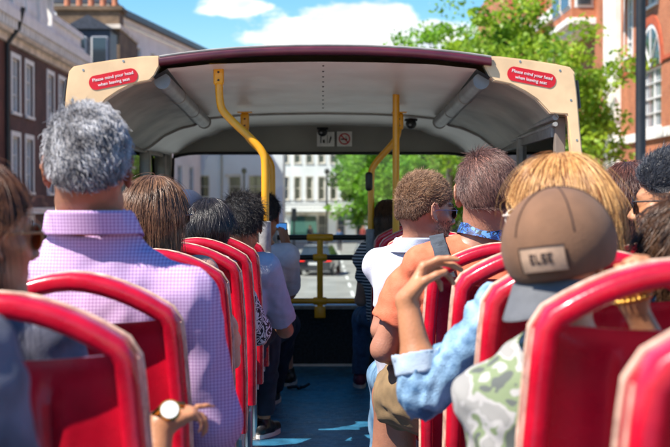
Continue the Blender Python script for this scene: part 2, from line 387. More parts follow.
# rear end panels of canopy: outline at D1
def EP(px, py): return ((px-322)/F*D1, D1, CZ-(py-203)/F*D1)
right = [(484, 56), (500, 56.5), (530, 60), (556, 64), (570, 67), (574.5, 72), (577, 90), (580, 125), (584, 165), (589, 215), (594, 262), (580, 262), (576, 215), (572.5, 160), (568.5, 122), (567, 114.5), (550, 113.5), (545, 108), (537, 99.5), (525, 91.5), (511, 84.5), (502, 82.5), (494, 81), (489, 76), (484, 66)]
for s in (-1, 1):
    b = MB(); pts = [EP(*p) for p in right]
    pts = [(s*x, y, z) for x, y, z in pts]
    b.poly(pts, (0, .07, 0)); ep = b.build('end_panel', M['beige'], bus)
    bm = bmesh.new(); bm.from_mesh(ep.data)
    ed = [e for e in bm.edges if len(e.link_faces) == 2 and e.calc_face_angle(0) > R(60)]
    bmesh.ops.bevel(bm, geom=ed, offset=.006, segments=2, affect='EDGES'); bm.to_mesh(ep.data); bm.free()
    for q_ in ((560, 70.5), (520, 61.5), (571, 100), (577, 140), (580.5, 175)):
        e_ = EP(*q_); MB().tube([(s*e_[0], D1-.0025, e_[2]), (s*e_[0], D1+.002, e_[2])], .0055, 10).build('panel_screw', M['steel'], ep, True)
    # black gasket on outer edge
    MB().tube([(s*((576.5-322)/F*D1+.004), D1+.02, CZ-(80-203)/F*D1), (s*((579-322)/F*D1+.006), D1+.02, CZ-(108-203)/F*D1)], .009, 8).build('rubber_stop', M['rubber'], ep, True)
    # inner pillar face
    MB().box((s*1.16, D1+.075, .9), (s*1.215, D1+.14, 1.63), .008).build('inner_pillar', mat('pillar_brown', (.2, .16, .13), .6), bus)
    # warning sticker: rounded pill with two lines of lettering
    c0 = (531.5, 77.3) if s == 1 else (114, 79.5)
    ang = R(-11.5) if s == 1 else R(11.5)
    cx, _, cz = EP(*c0); w2, h2 = .122, .036
    pill = []
    for i in range(24):
        a = 2*math.pi*i/24; ox = (w2-h2*.95)*(1 if math.cos(a) > 0 else -1); pill.append((ox+h2*.95*math.cos(a), h2*math.sin(a)))
    ca, sa = math.cos(ang), math.sin(ang)
    b = MB(); b.poly([(cx+u*ca-v*sa, D1-.003, cz+u*sa+v*ca) for u, v in pill], (0, .0015, 0)); st = b.build('warning_sticker', M['sticker'], ep)
    for dv, tx in ((.0125, 'Please mind your head'), (-.0145, 'when leaving seat')):
        text_obj('sticker_text', tx, .0225, M['lettering'], (cx-dv*sa, D1-.0045, cz+dv*ca), (R(90), -ang, 0), st)
# maroon trim over rear edge
tp = []
for i in range(33):
    px = 160+(491-160)*i/32; u = (px-325.5)/165.5; py = 50.3+11.5*abs(u)**2.3
    tp.append(Vector(EP(px, py)))
nr = [Vector((0, 0, 1))]*33
MB().sweep([p+Vector((0, .02, -.003)) for p in tp], nr, (0, 1, 0), rprof(.040, .10, e=5)).build('roof_trim', M['maroon'], bus, True)
MB().tube([p+Vector((0, -.012, .022)) for p in tp], .006, 6).build('trim_bead', M['frame'], bus, True)
# rivets down the ceiling centre
rv = MB()
for i in range(10):
    D = D1+.12+i*.18; rv.ball((.006, D, ceil_z(D)-.001), (.006, .009, .004), 8, 4)
rv.build('rivet_row', M['rubber'], bus, True)
# cameras, stickers on the front header
def dome(px, py, D, z=None):
    c = P(px, py, D); b = MB(); b.ball(c, (.036, .03, .034)); o = b.build('dome_camera', M['black'], bus, True)
    MB().box(c+Vector((-.042, -.012, .018)), c+Vector((.042, .03, .034)), .006).build('camera_mount', M['rubber'], o)
    MB().ball(c+Vector((-.008, -.026, -.008)), .009).build('lens', mat('lens_grey', (.25, .25, .27), .1) if 'lens_grey' not in bpy.data.materials else bpy.data.materials['lens_grey'], o, True)
dome(322.5, 132, 10.2); dome(411, 124, 9.15)
def notice(px0, px1, py0, py1, kind):
    D = D2-.05; a = P(px0, py1, D); b_ = P(px1, py0, D)
    o = MB().box((a.x, D, a.z), (b_.x, D+.012, b_.z), .002).build('header_notice', M['white'], bus)
    c = (Vector(a)+Vector(b_))/2; c.y = D-.003
    if kind == 'nosmoke':
        q = MB(); q.tube([c+Vector((math.cos(t/20*2*math.pi)*.038, 0, math.sin(t/20*2*math.pi)*.038)) for t in range(20)], .0045, 6, closed=True)
        q.tube([c+Vector((-.027, -.001, .027)), c+Vector((.027, -.001, -.027))], .0045, 6)
        q.build('prohibition_ring', M['sticker'], o)
        MB().box(c+Vector((-.026, .0005, -.007)), c+Vector((.02, .002, .003))).box(c+Vector((.008, .0005, .008)), c+Vector((.012, .002, .018))).build('cigarette_mark', M['black'], o)
    else:
        q = MB(); q.box(c+Vector((-.04, 0, -.028)), c+Vector((-.032, .002, .02))).box(c+Vector((-.022, 0, -.028)), c+Vector((-.006, .002, -.004))).box(c+Vector((.01, 0, -.03)), c+Vector((.014, .002, .03)))
        q.poly([c+Vector(v) for v in ((.022, 0, -.028), (.03, 0, -.028), (.044, 0, .01), (.036, 0, .026), (.028, 0, .0))], (0, .002, 0))
        q.build('pictogram', M['black'], o)
notice(317, 334.5, 132, 146.5, 'seat'); notice(337, 352, 131.5, 146.5, 'nosmoke')

# ------------------------------------------------------------------ grab poles
def pole(label, pts, r=.02, sleeve=True, clamp=True):
    base = Vector(pts[0]); t = thing('grab_pole', label, 'grab pole', base, group='yellow grab poles')
    MB().tube(smoothpath(pts, 3), r, 14).build('pole_tube', M['yellow'], t, True)
    tp = Vector(pts[-1])
    if clamp:
        MB().box(tp+Vector((-.026, -.026, -.10)), tp+Vector((.026, .026, .0)), .012).box(tp+Vector((-.045, -.045, 0)), tp+Vector((.045, .045, .008)), .003).build('ceiling_bracket', M['yellow'], t, True)
        bl = MB()
        for dz in (-.035, -.075): bl.ball(tp+Vector((0, -.028, dz)), (.006, .004, .006), 8, 4)
        bl.build('bolt', M['black'], t, True)
    if sleeve:
        MB().tube([base+Vector((0, 0, -.12)), base+Vector((0, 0, -.11)), base+Vector((0, 0, .05)), base+Vector((0, 0, .055))], [.025, .031, .031, .026], 14).build('grey_sleeve', M['greycast'], t, True)
        s = 1 if base.x < 0 else -1
        MB().box(base+Vector((-.075*s, -.045, -.2)), base+Vector((.035*s, .05, -.1)), .015).build('seat_bracket', M['greycast'], t, True)
    return t
Dp = 7.05
pole('tall yellow grab pole cranked outward at the top, nearest on the left', [P(265, 232, Dp), P(265.5, 168, Dp), P(264, 150, Dp), P(225, 115, Dp+.02), P(219.5, 104, Dp+.02), P(219, 66, Dp+.03)])
Dq = 8.5
pole('shorter cranked yellow pole further forward on the left side', [P(272, 236, Dq), P(272.5, 175, Dq), P(271, 160, Dq), P(249, 140, Dq), P(245, 131, Dq), P(245, 113.5, Dq)])
t = pole('cranked yellow pole with black bell push on the right side', [P(371, 238, Dq), P(371, 178, Dq), P(372, 166, Dq), P(394, 143, Dq), P(398.5, 133, Dq), P(399, 113.5, Dq)])
b = MB(); b.box(P(365.5, 191, Dq-.03), P(372.5, 172, Dq+.03), .018); b.build('bell_push', M['black'], t, True)
Da = 8.0
t = pole('straight yellow grab pole beside the man in the white shirt', [P(396, 203+CZ*F/Da, Da)+Vector((0, 0, .004)), P(396, 92.5, Da)], sleeve=False, clamp=False)
MB().tube([P(396, 93.5, Da), P(396, 92, Da)], .035, 14).build('ceiling_flange', M['yellow'], t, True)

# ------------------------------------------------------------------ seats
def make_seat():
    t = thing('bus_seat', 'red plastic bus seat', 'bus seat')
    def yb(z): return (1.0-z)*.15
    dep = Vector((0, 1, .0)); dep.normalize()
    pts = []
    L = [(-.214, .40), (-.216, .6), (-.212, .8), (-.203, .93), (-.199, .970), (-.186, .990)]
    pts += L
    for i in range(1, 12):
        x = -.186+i/12*.372; pts.append((x, .990+.066*(1-(abs(x)/.186)**1.8)))
    pts += [(-x, z) for x, z in reversed(L)]
    P3 = [Vector((x, yb(z), z)) for x, z in pts]; N = []
    for i in range(len(P3)):
        a = P3[max(0, i-1)]; c = P3[min(len(P3)-1, i+1)]; tg = (c-a).normalized(); nn = Vector((-tg.z, 0, tg.x)).normalized(); N.append(nn)
    fr = MB(); fr.sweep(P3, N, dep, rprof(.038, .076, e=3.6, n=20)); f = fr.build('backrest_frame', M['red'], t, True)
    pp = MB(); pp.tube([p+nn*.017+dep*.037 for p, nn in zip(P3, N)], .0042, 8); pp.build('piping', M['cream'], f, True)
    for s in (-1, 1):   # second piping line on the outer flank
        idx = [i for i in range(len(P3)) if P3[i].x*s > .19]
        pp = MB(); pp.tube([P3[i]+N[i]*.0185-dep*.014 for i in idx], .0028, 6); pp.build('piping', M['cream'], f, True)
    def panel(u, v, off=0):
        hw = .203-.018*v; x = (u*2-1)*hw; zt = .968+.012*(abs(x)/.182)**2; z = .41+(zt-.41)*v
        y = yb(z)+.016-.026*(x/.2)**4+.015*math.exp(-((abs(x)-.075)/.012)**2)*(1 if .04 < v < .93 else 0)-.012*math.exp(-((v-1)/.02)**2)
        return (x, y+off, z)
    bp = MB(); bp.grid(lambda u, v: panel(u, v), 37, 30); bp.grid(lambda u, v: panel(u, v, .014), 37, 30)
    nu = 37
    for j in (0, 29):
        a0 = j*nu; b0 = 37*30+j*nu
        bp.f += [(a0+i, a0+i+1, b0+i+1, b0+i) for i in range(nu-1)]; bp.mi += [0]*(nu-1)
    bk = bp.build('back_panel', M['redpanel'], t, True)
    pd = MB(); pd.box((-.17, 0, .47), (.17, .04, .90), .018)
    pd.v = [(x, y+yb(z)+.05, z) for x, y, z in pd.v]; pd.build('back_pad', M['cushion'], t, True)
    MB().box((-.205, .06, .37), (.205, .50, .41), .015).build('seat_pan', M['red'], t, True)
    cu = MB().box((-.195, .085, .412), (.195, .505, .475), .028).build('cushion', M['cushion'], t, True)
    for s in (-1, 1):
        MB().tube([(s*.165, yb(.5)+.004, .50), (s*.165, yb(.5)+.018, .50)], .008, 10).build('panel_screw', M['steel'], bk, True)
    for s in (-1, 1):
        lg = MB(); lg.tube([(s*.16, .12, .37), (s*.16, .20, .02)], .014, 8).tube([(s*.16, .44, .37), (s*.16, .32, .02)], .014, 8).box((s*.16-.02, .16, .001), (s*.16+.02, .36, .02), .004)
        lg.build('leg', M['steel'], t, True)
        MB().tube([(s*.205, .10, .39), (s*.214, .10, .39)], .02, 12).build('end_cap', M['white'], t, True)
    return t
LEFT = [2.16, 2.81, 3.5, 4.19, 4.87, 5.56, 6.22, 6.9, 7.6, 8.3]
RIGHT = [1.40, 2.06, 2.68, 3.28, 4.10, 4.78, 5.45, 6.12, 6.8, 7.5, 8.25]
SX = .50; proto = make_seat(); used = [False]
ordn = 'first second third fourth fifth sixth seventh eighth ninth tenth eleventh'.split()
spec = {('L', 0): 'red seat back filling the lower left corner, in front of the denim-grey sleeve',
 ('L', 1): "red seat behind the grey-haired man in the purple shirt", ('L', 2): "red seat in front of the grey-haired man's knees, hidden by his shirt",
 ('L', 3): 'red seat with cream piping behind the long brown-haired woman', ('L', 4): 'red seat seen edge on just ahead of the brown-haired woman',
 ('L', 5): 'red seat behind the woman with the short dark bob',
 ('R', 0): 'blurred red seat cut by the lower right corner of the view', ('R', 1): 'large red seat gripped by a hand with gold bracelets',
 ('R', 2): 'red seat between the brown cap and the pale camouflage shirt', ('R', 3): 'red seat behind the denim sleeve', ('R', 4): 'red seat behind the man in the orange T-shirt',
 ('R', 10): 'shaded red seat behind the brown-haired woman at the yellow poles'}
def put_seat(x, D, label, dz=0):
    o = proto if not used[0] else copy_tree(proto); used[0] = True
    o.location = (x, D, dz); o['label'] = label; o['group'] = 'red bus seats in rows'
for i, D in enumerate(LEFT):
    put_seat(-SX-.0, D, spec.get(('L', i), 'red seat on the left of the aisle, %s row from the near end' % ordn[i]), -.013)
for i, D in enumerate(RIGHT):
    put_seat(SX+.028, D, spec.get(('R', i), 'red seat on the right of the aisle, %s row from the near end' % ordn[i]), [.045, .042, .036, .028, .008][i] if i < 5 else 0)
for i, D in enumerate(RIGHT):
    if 2.9 < D < 7: put_seat(SX+.028+.43, D, 'red window seat on the right side, %s row from the near end' % ordn[i], .008)
for i, D in enumerate(LEFT):
    if 3.3 < D < 8: put_seat(-SX-.43, D, 'red window seat on the left side, %s row from the near end' % ordn[i], -.025)
# small dropped strap on the deck
q = P(295, 388, 9.0); c = Vector((q.x, 9.0, .012))
b = MB(); b.tube(smoothpath([c+Vector((-.05, 0, .0)), c+Vector((0, .02, .005)), c+Vector((.05, -.01, .0)), c+Vector((.09, .03, .02))]), .010, 8).tube(smoothpath([c+Vector((.02, -.04, 0)), c+Vector((.03, .0, .01)), c+Vector((.035, .05, 0))]), .009, 8)
tag(b.build('dropped_strap', M['black'], None, True), 'small black strap lying on the blue deck in the aisle', 'strap')
# ------------------------------------------------------------------ street setting
def S(o): o['kind'] = 'structure'; return o
E = {}
E["asphalt"] = mat("asphalt", (.27, .26, .235), .85, var=.2, vs=.6, bump=.2, bs=30)
E['paving'] = mat('paving', (.40, .37, .32), .85, var=.12, vs=.8)
E['ground'] = mat('earth_ground', (.2, .19, .17), .9, var=.15, vs=.3)
E['line'] = mat('road_paint', (.75, .73, .68), .7, var=.1)
E['kerb'] = mat('kerb_stone', (.42, .40, .37), .8)
E['stucco'] = mat('white_stucco', (.80, .77, .73), .85, var=.10, vs=.35, bump=.05)
E['stucco2'] = mat('grey_stucco', (.80, .80, .80), .85, var=.10, vs=.25)
E['stone'] = mat('white_stone', (.80, .77, .73), .8, var=.10, vs=1.5)
E['stonedim'] = mat('weathered_stone', (.62, .54, .45), .85, var=.25, vs=1.2)
E['brickdark'] = brick_mat('dark_brown_brick', (.13, .052, .042), (.085, .04, .034), (.10, .07, .06))
E['brickred'] = brick_mat('red_brown_brick', (.16, .04, .025), (.11, .035, .025), (.14, .09, .07))
E['stock'] = brick_mat('yellow_stock_brick', (.20, .13, .075), (.13, .085, .05), (.16, .12, .09), 'X')
E['stocky'] = brick_mat('yellow_stock_brick_side', (.20, .13, .075), (.13, .085, .05), (.16, .12, .09), 'Y')
E['orange'] = brick_mat('orange_brick', (.50, .16, .065), (.40, .11, .045), (.45, .26, .16), 'Y', dirt=.3)
E['orangex'] = brick_mat('orange_brick_front', (.50, .16, .065), (.40, .11, .045), (.45, .26, .16), 'X', dirt=.3)
E['rubbed'] = mat('rubbed_brick', (.42, .085, .035), .8, var=.15, vs=3)
E['slate'] = mat('slate', (.045, .05, .065), .5, var=.3, vs=5)
E['iron'] = mat('black_iron', (.012, .013, .016), .45)
E['wf'] = mat('white_joinery', (.75, .74, .72), .5, var=.04)
E['awn'] = mat('green_awning', (.015, .07, .05), .8)
E['darkgap'] = mat('dark_opening', (.02, .02, .022), .6)
E['tile'] = mat('clay_pot', (.45, .17, .09), .8)
gm_ = bpy.data.materials.new('window_glass'); _n, _b = _nt(gm_); _b.inputs['Base Color'].default_value = (.035, .045, .055, 1); _b.inputs['Roughness'].default_value = .06
_b.inputs['Specular IOR Level'].default_value = .9; E['pane'] = gm_
gm2 = mat('window_glass_pale', (.22, .25, .28), .12, var=.25, vs=.8, spec=.9); E['pane2'] = gm2

S(tag(MB().box((-400, -120, ROADZ-.5), (400, 700, ROADZ-.012)).build('ground', E['ground'])))
S(MB().box((-5.2, -60, ROADZ-.01), (7.6, 112, ROADZ)).build('road', E['asphalt']))
S(MB().box((-60, 112.0, ROADZ-.01), (60, 126, ROADZ+.0)).build('cross_road', E['asphalt']))
for s, x0, x1 in ((-1, -11.9, -5.35), (1, 7.75, 13.9)):
    S(MB().box((x0, -60, ROADZ-.01), (x1, 111.8, ROADZ+.12)).build('pavement', E['paving']))
    k = x1 if s < 0 else x0
    S(MB().box((k-(.0 if s < 0 else .15), -60, ROADZ-.01), (k+(.15 if s < 0 else 0), 111.9, ROADZ+.125), .01).build('kerb', E['kerb']))
S(MB().box((-60, 126.2, ROADZ-.01), (60, 150, ROADZ+.12)).build('far_pavement', E['paving']))
lm = MB()
for i in range(18): lm.box((1.15, 6+i*6, ROADZ+.003), (1.27, 9+i*6, ROADZ+.005))
for i in range(9): lm.box((-4.9+i*1.35, 88, ROADZ+.003), (-4.2+i*1.35, 92, ROADZ+.006))
lm.box((-5, 84.5, ROADZ+.003), (1.0, 84.8, ROADZ+.006))
S(lm.build('road_marking', E['line']))

def wall_with_holes(root, name, O, U, L, z0, z1, holes, dep, m, inward):
    """vertical wall from O along unit U for L metres, holes [(u0,u1,za,zb)], reveals dep deep along inward"""
    O = Vector(O); U = Vector(U); I = Vector(inward)
    us = sorted({0, L, *[h[0] for h in holes], *[h[1] for h in holes]}); zs = sorted({z0, z1, *[h[2] for h in holes], *[h[3] for h in holes]})
    b = MB(); Z = Vector((0, 0, 1))
    def pt(u, z, d=0): return O+U*u+Z*z+I*d
    for ua, ub in zip(us, us[1:]):
        for za, zb in zip(zs, zs[1:]):
            cu, cz = (ua+ub)/2, (za+zb)/2
            if any(h[0] < cu < h[1] and h[2] < cz < h[3] for h in holes): continue
            b.add([pt(ua, za), pt(ub, za), pt(ub, zb), pt(ua, zb)], [(0, 1, 2, 3)])
    for u0, u1, za, zb in holes:
        q = [pt(u0, za), pt(u1, za), pt(u1, zb), pt(u0, zb)]; r = [p+I*dep for p in q]
        b.add(q+r, [(0, 1, 5, 4), (1, 2, 6, 5), (2, 3, 7, 6), (3, 0, 4, 7)])
    # back and sides of the block
    T = 8
    b.add([pt(0, z0), pt(0, z1), pt(0, z1, T), pt(0, z0, T), pt(L, z0), pt(L, z1), pt(L, z1, T), pt(L, z0, T)], [(0, 1, 2, 3), (4, 7, 6, 5), (3, 2, 6, 7), (1, 5, 6, 2)])
    o = mesh_obj(name, b.v, b.f, m, root, False); return o
def window(root, O, U, I, h, dep=.14, bars=(1, 2), surround=.14, sill=True, mt=None, pane=None, arch=False, proud=.03, label=None):
    O = Vector(O); U = Vector(U); I = Vector(I); Z = Vector((0, 0, 1)); u0, u1, za, zb = h
    def bx(b, ua, ub, z_a, z_b, d0, d1):
        pts = [O+U*u+Z*z+I*d for d in (d0, d1) for u, z in ((ua, z_a), (ub, z_a), (ub, z_b), (ua, z_b))]
        b.add(pts, [(0, 1, 2, 3), (7, 6, 5, 4), (0, 4, 5, 1), (1, 5, 6, 2), (2, 6, 7, 3), (3, 7, 4, 0)])
    b = MB(); t = .07
    bx(b, u0, u0+t, za, zb, dep*.55, dep+.03); bx(b, u1-t, u1, za, zb, dep*.55, dep+.03)
    bx(b, u0+t+.001, u1-t-.001, zb-t, zb, dep*.55, dep+.03); bx(b, u0+t+.001, u1-t-.001, za, za+t, dep*.55, dep+.03)
    nb, nz = bars
    for i in range(1, nb+1): uu = u0+(u1-u0)*i/(nb+1); bx(b, uu-.018, uu+.018, za+t, zb-t, dep*.7, dep+.02)
    for i in range(1, nz+1): zz = za+(zb-za)*i/(nz+1); th = .03 if (nz % 2 and i == (nz+1)//2) else .018; bx(b, u0+t, u1-t, zz-th, zz+th, dep*.6, dep+.021)
    if surround:
        s = surround
        bx(b, u0-s, u0-.002, za, zb+s, -proud, .01); bx(b, u1+.002, u1+s, za, zb+s, -proud, .01); bx(b, u0-.001, u1+.001, zb+.002, zb+s, -proud+.002, .01)
    if sill: bx(b, u0-.12, u1+.12, za-.12, za-.004, -.09, .01)
    w_ = b.build('window', mt or E['wf'], root)
    g = MB(); bx(g, u0+.02, u1-.02, za+.02, zb-.02, dep+.032, dep+.05); g.build('pane', pane or E['pane'], w_)
    return w_
def bar(root, name, O, U, I, L, z0, z1, out_, m, u0=0):
    O = Vector(O); U = Vector(U); I = Vector(I); Z = Vector((0, 0, 1)); pts = [O+U*u+Z*z+I*d for d in (-out_, .02) for u, z in ((u0, z0), (u0+L, z0), (u0+L, z1), (u0, z1))]
    b = MB(); b.add(pts, [(0, 1, 2, 3), (7, 6, 5, 4), (0, 4, 5, 1), (1, 5, 6, 2), (2, 6, 7, 3), (3, 7, 4, 0)]); return b.build(name, m, root)

# left terrace, facade on x = XL facing the street
XL = -12.0
def terrace(name, label, y0, y1, brick, cols, rows, top, detail=True):
    r = thing(name, label, 'building', (XL, y0, ROADZ))
    O = (XL, y0, 0); U = (0, 1, 0); I = (-1, 0, 0)
    holes = [(c-y0, c-y0+w_, za, zb) for c, w_ in cols for za, zb in rows]
    wall_with_holes(r, 'wall', O, U, y1-y0, ROADZ, top, holes, .16, brick, I)
    for h in holes: window(r, O, U, I, h, surround=.20, mt=E['wf'], pane=E['pane2'])
    if detail:
        bar(r, 'cornice', O, U, I, y1-y0, top+.02, top+.30, .12, E['stonedim']); bar(r, 'cornice', O, U, I, y1-y0, top+.31, top+.75, .35, E['stonedim']); bar(r, 'cornice', O, U, I, y1-y0, top+.76, top+1.12, .62, E['stone'])
        n_ = int((y1-y0)/.55)
        for i in range(n_):
            yy = y0+.2+i*.55; MB().box((XL+.03, yy, top+.42), (XL+.55, yy+.2, top+.74)).build('modillion', E['stone'], r)
    return r
A = terrace('terraced_house', 'red brown brick terraced house at the left edge behind a black drainpipe', 36, 53.3, E['brickred'], [(47.5, 1.3), (50.3, 1.3), (44, 1.3), (40, 1.3)], [(4.7, 6.9), (1.6, 3.7), (-1.6, .6)], 7.3)
B = terrace('terraced_house', 'dark brown brick terraced house with pairs of white sash windows', 53.45, 69.4, E['brickdark'], [(54.35, 1.35), (56.9, 1.35), (61.4, 1.35), (64.1, 1.35), (66.9, 1.2)], [(4.75, 6.85), (1.65, 3.8), (-1.6, .5)], 7.3)
MB().tube([(XL+.12, 53.1, ROADZ), (XL+.12, 53.1, 7.2), (XL+.5, 53.2, 7.8), (XL+.7, 53.2, 8.6)], .09, 8).build('drainpipe', E['iron'], B)
# parapet balustrade on B
bl = MB(); y = 46.0
bl.box((XL-.5, 46, 8.46), (XL+.3, 69.3, 8.75)); bl.box((XL-.4, 46, 10.35), (XL+.28, 61.3, 10.62)); bl.box((XL-.2, 61.4, 9.25), (XL+.25, 69.2, 9.5)); bl.box((XL-.15, 61.4, 8.76), (XL+.12, 69.2, 9.24))
while y < 61.3:
    bl.box((XL-.4, y, 8.76), (XL+.22, y+.42, 10.34)); y += 2.55
bl.build('parapet', E['stone'], B)
ys = 46.6; b = MB()
while ys < 61:
    if (ys-46) % 2.55 > .5: b.tube([(XL, ys, 8.76), (XL, ys, 9.1), (XL, ys, 9.5), (XL, ys, 10.34)], [.06, .13, .07, .08], 8)
    ys += .30
b.build('baluster_row', E['stone'], B)
MB().box((XL-6, 46, 8.5), (XL-.9, 60, 11.2)).box((XL-6.1, 45.8, 11.2), (XL-.8, 60.2, 11.45)).build('attic', E['stonedim'], B)
MB().add([(XL-.9, 60.2, 8.5), (XL-.9, 69.3, 8.5), (XL-4.5, 69.3, 11.6), (XL-4.5, 60.2, 11.6), (XL-8, 60.2, 8.5), (XL-8, 69.3, 8.5)], [(0, 1, 2, 3), (3, 2, 5, 4), (1, 5, 2), (0, 3, 4)]).build('roof', E['slate'], B)
# taller stock brick block with chimney stack behind
C = thing('brick_block', 'tall yellow stock brick side wall crowned by a row of chimney pots', 'building', (-15, 84, ROADZ))
wall_with_holes(C, 'wall', (-20.5, 84, 0), (1, 0, 0), 8.4, ROADZ, 11.6, [], .1, E['stock'], (0, 1, 0))
MB().box((-21, 83.6, 11.6), (-12.0, 92, 11.85)).build('coping', E['stonedim'], C)
ch = MB().box((-15.9, 84.2, 11.86), (-12.15, 86, 12.75)); ch.box((-16.1, 84.05, 12.752), (-11.95, 86.2, 13.0)); st = ch.build('chimney_stack', E['stock'], C)
for i in range(5):
    MB().tube([(-15.4+i*.72, 85, 13.0), (-15.4+i*.72, 85, 13.2), (-15.4+i*.72, 85, 13.85), (-15.4+i*.72, 85, 13.95)], [.22, .19, .16, .20], 10).build('chimney_pot', E['tile'], st, True)
MB().box((-20, 84.3, 11.86), (-17.1, 86, 13.6)).build('chimney_stack', E['stock'], C)
Dm = thing('dormer_house', 'slate roofed house with a white dormer window below the chimneys', 'building', (-12, 72, ROADZ))
wall_with_holes(Dm, 'wall', (XL-.3, 69.8, 0), (0, 1, 0), 12.5, ROADZ, 7.4, [], .1, E['brickred'], (-1, 0, 0))
MB().add([(XL-.2, 69.8, 7.42), (XL-.2, 82.3, 7.42), (XL-2.4, 82.3, 11.0), (XL-2.4, 69.8, 11.0), (XL-8, 82.3, 11.0), (XL-8, 69.8, 11.0)], [(0, 1, 2, 3), (3, 2, 4, 5)]).build('roof', E['slate'], Dm)
dm = MB().box((-14.0, 77.0, 7.6), (-11.6, 79.4, 10.7)); dm.add([(-14.3, 76.8, 10.72), (-11.4, 76.8, 10.72), (-12.8, 76.8, 11.5), (-14.3, 79.6, 10.72), (-11.4, 79.6, 10.72), (-12.8, 79.6, 11.5)], [(0, 1, 2), (3, 5, 4), (0, 2, 5, 3), (1, 4, 5, 2), (0, 3, 4, 1)])
dmo = dm.build('dormer', E['slate'], Dm)
window(dmo, (-14.0, 77.0, 0), (1, 0, 0), (0, -1, 0), (.25, 1.05, 8.3, 10.3), dep=.05, bars=(0, 1), surround=.05, sill=False)
window(dmo, (-14.0, 77.0, 0), (1, 0, 0), (0, -1, 0), (1.4, 2.2, 8.3, 10.3), dep=.05, bars=(0, 1), surround=.05, sill=False)
# pale stucco building that turns the corner
u = Vector((.133, 1, 0)).normalized(); u = Vector((3.6, 24.5, 0)).normalized(); O = Vector((-14.2, 94.6, 0)); I = Vector((-u.y, u.x, 0))
G = thing('stucco_building', 'pale stucco building with deep blue-grey eaves at the bend of the street', 'building', (-14, 95, ROADZ))
hol = [(x, x+1.3, za, zb) for x in (2, 6, 10, 14, 18, 22) for za, zb in ((10.2, 12.4), (5.8, 7.9), (1.8, 4.2))]
wall_with_holes(G, 'wall', O, u, 26, ROADZ, 13.6, hol, .2, E['stucco'], I)
for h in hol: window(G, O, u, I, h, surround=.12)
bar(G, 'cornice', O, u, I, 26.3, 13.62, 13.95, .35, E['stone']); bar(G, 'eaves', O, u, I, 26.6, 13.96, 14.35, .75, E['slate']); bar(G, 'string_course', O, u, I, 26, 8.7, 8.95, .12, E['stone'])
wall_with_holes(G, 'end_wall', O+Vector((-8.3, -.004, 0)), (1, 0, 0), 8.2, ROADZ, 14.6, [(5.6, 6.5, 7, 9)], .2, E['stucco'], (0, 1, 0))
window(G, O+Vector((-8.3, -.004, 0)), (1, 0, 0), (0, 1, 0), (5.6, 6.5, 7, 9))
MB().box(O+Vector((-8.6, -.3, 14.62)), O+Vector((.2, 4, 14.95))).build('coping', E['slate'], G)
# facing building seen through the front window, left half
H = thing('stucco_building', 'broad pale grey stucco front with grey drainpipe seen through the windscreen', 'building', (-7, 121, ROADZ))
O = Vector((-16.2, 121, 0)); U = Vector((1, 0, 0)); I = Vector((0, 1, 0))
def X(px, D=121): return (px-322)/F*D+16.2
def Zp(py, D=121): return CZ-(py-203)/F*D
hol = [(X(a), X(b), Zp(lo), Zp(hi)) for a, b in ((192, 209), (249, 263), (164, 174), (229, 241)) for lo, hi in ((197, 176), (226, 207), (150, 128))]
wall_with_holes(H, 'wall', O, U, X(283)-0, ROADZ, 12.6, hol, .25, E['stucco2'], I)
for h in hol: window(H, O, U, I, h, dep=.2, surround=.06, bars=(0, 1), pane=E['pane'], mt=E['stonedim'])
bar(H, 'cornice', O, U, I, X(283), 12.62, 13.1, .4, E['stone']); bar(H, 'string_course', O, U, I, X(283), Zp(203), Zp(201), .12, E['stone'])
bar(H, 'blind_panel', O, U, I, 1.4, Zp(177), Zp(174), .1, E['stonedim'], X(225))
MB().tube([(O.x+X(222), 120.88, ROADZ), (O.x+X(222), 120.88, 12.6)], .09, 8).build('drainpipe', E['frame'] if 'frame' in E else M['frame'], H)
MB().tube([(O.x+X(178.5), 120.88, ROADZ), (O.x+X(178.5), 120.88, 12.6)], .12, 8).build('drainpipe', E['stonedim'], H)
bar(H, 'pilaster', O, U, I, .7, ROADZ, 12.6, .1, E['stone'], X(181))
# facing building, right half and further off
D_ = 146.0
K = thing('balcony_building', 'far cream building with tall narrow windows above a long black balcony', 'building', (2, D_, ROADZ))
O = Vector(((281-322)/F*D_, D_, 0))
def X2(px): return (px-281)/F*D_
def Z2(py): return CZ-(py-203)/F*D_
hol = [(X2(c-3.0), X2(c+3.0), Z2(lo), Z2(hi)) for c in [285.5+12*i for i in range(16)] for lo, hi in ((199.5, 177), (163, 147), (137, 120))]
hol += [(X2(c-4), X2(c+4), Z2(236), Z2(215)) for c in [303+19*i for i in range(10)]]
L_ = X2(480)
wall_with_holes(K, 'wall', O, U, L_, ROADZ, 13.8, hol, .3, E['stucco'], I)
for h in hol: window(K, O, U, I, h, dep=.25, surround=.10, bars=(0, 1), mt=E['stonedim'])
bar(K, 'cornice', O, U, I, L_, 13.82, 14.4, .5, E['stone']); bar(K, 'balcony_slab', O, U, I, L_, Z2(211.5), Z2(209.8), 1.1, E['stone'])
bar(K, 'fascia', O, U, I, L_, Z2(214.6), Z2(212), .2, E['stonedim'])
b = MB(); zt, zb = Z2(200.5), Z2(209.6)
b.box((O.x, D_-1.05, zt-.06), (O.x+L_, D_-.99, zt)); b.box((O.x, D_-1.05, zb+.06), (O.x+L_, D_-.99, zb+.1)); b.box((O.x, D_-1.05, (zt+zb)/2), (O.x+L_, D_-.99, (zt+zb)/2+.04))
x = O.x
while x < O.x+L_: b.box((x, D_-1.035, zb), (x+.035, D_-1.005, zt-.06)); x += .16
b.build('balcony_railing', E['iron'], K)
aw = MB(); ax0, ax1 = (291-322)/F*D_, (316-322)/F*D_
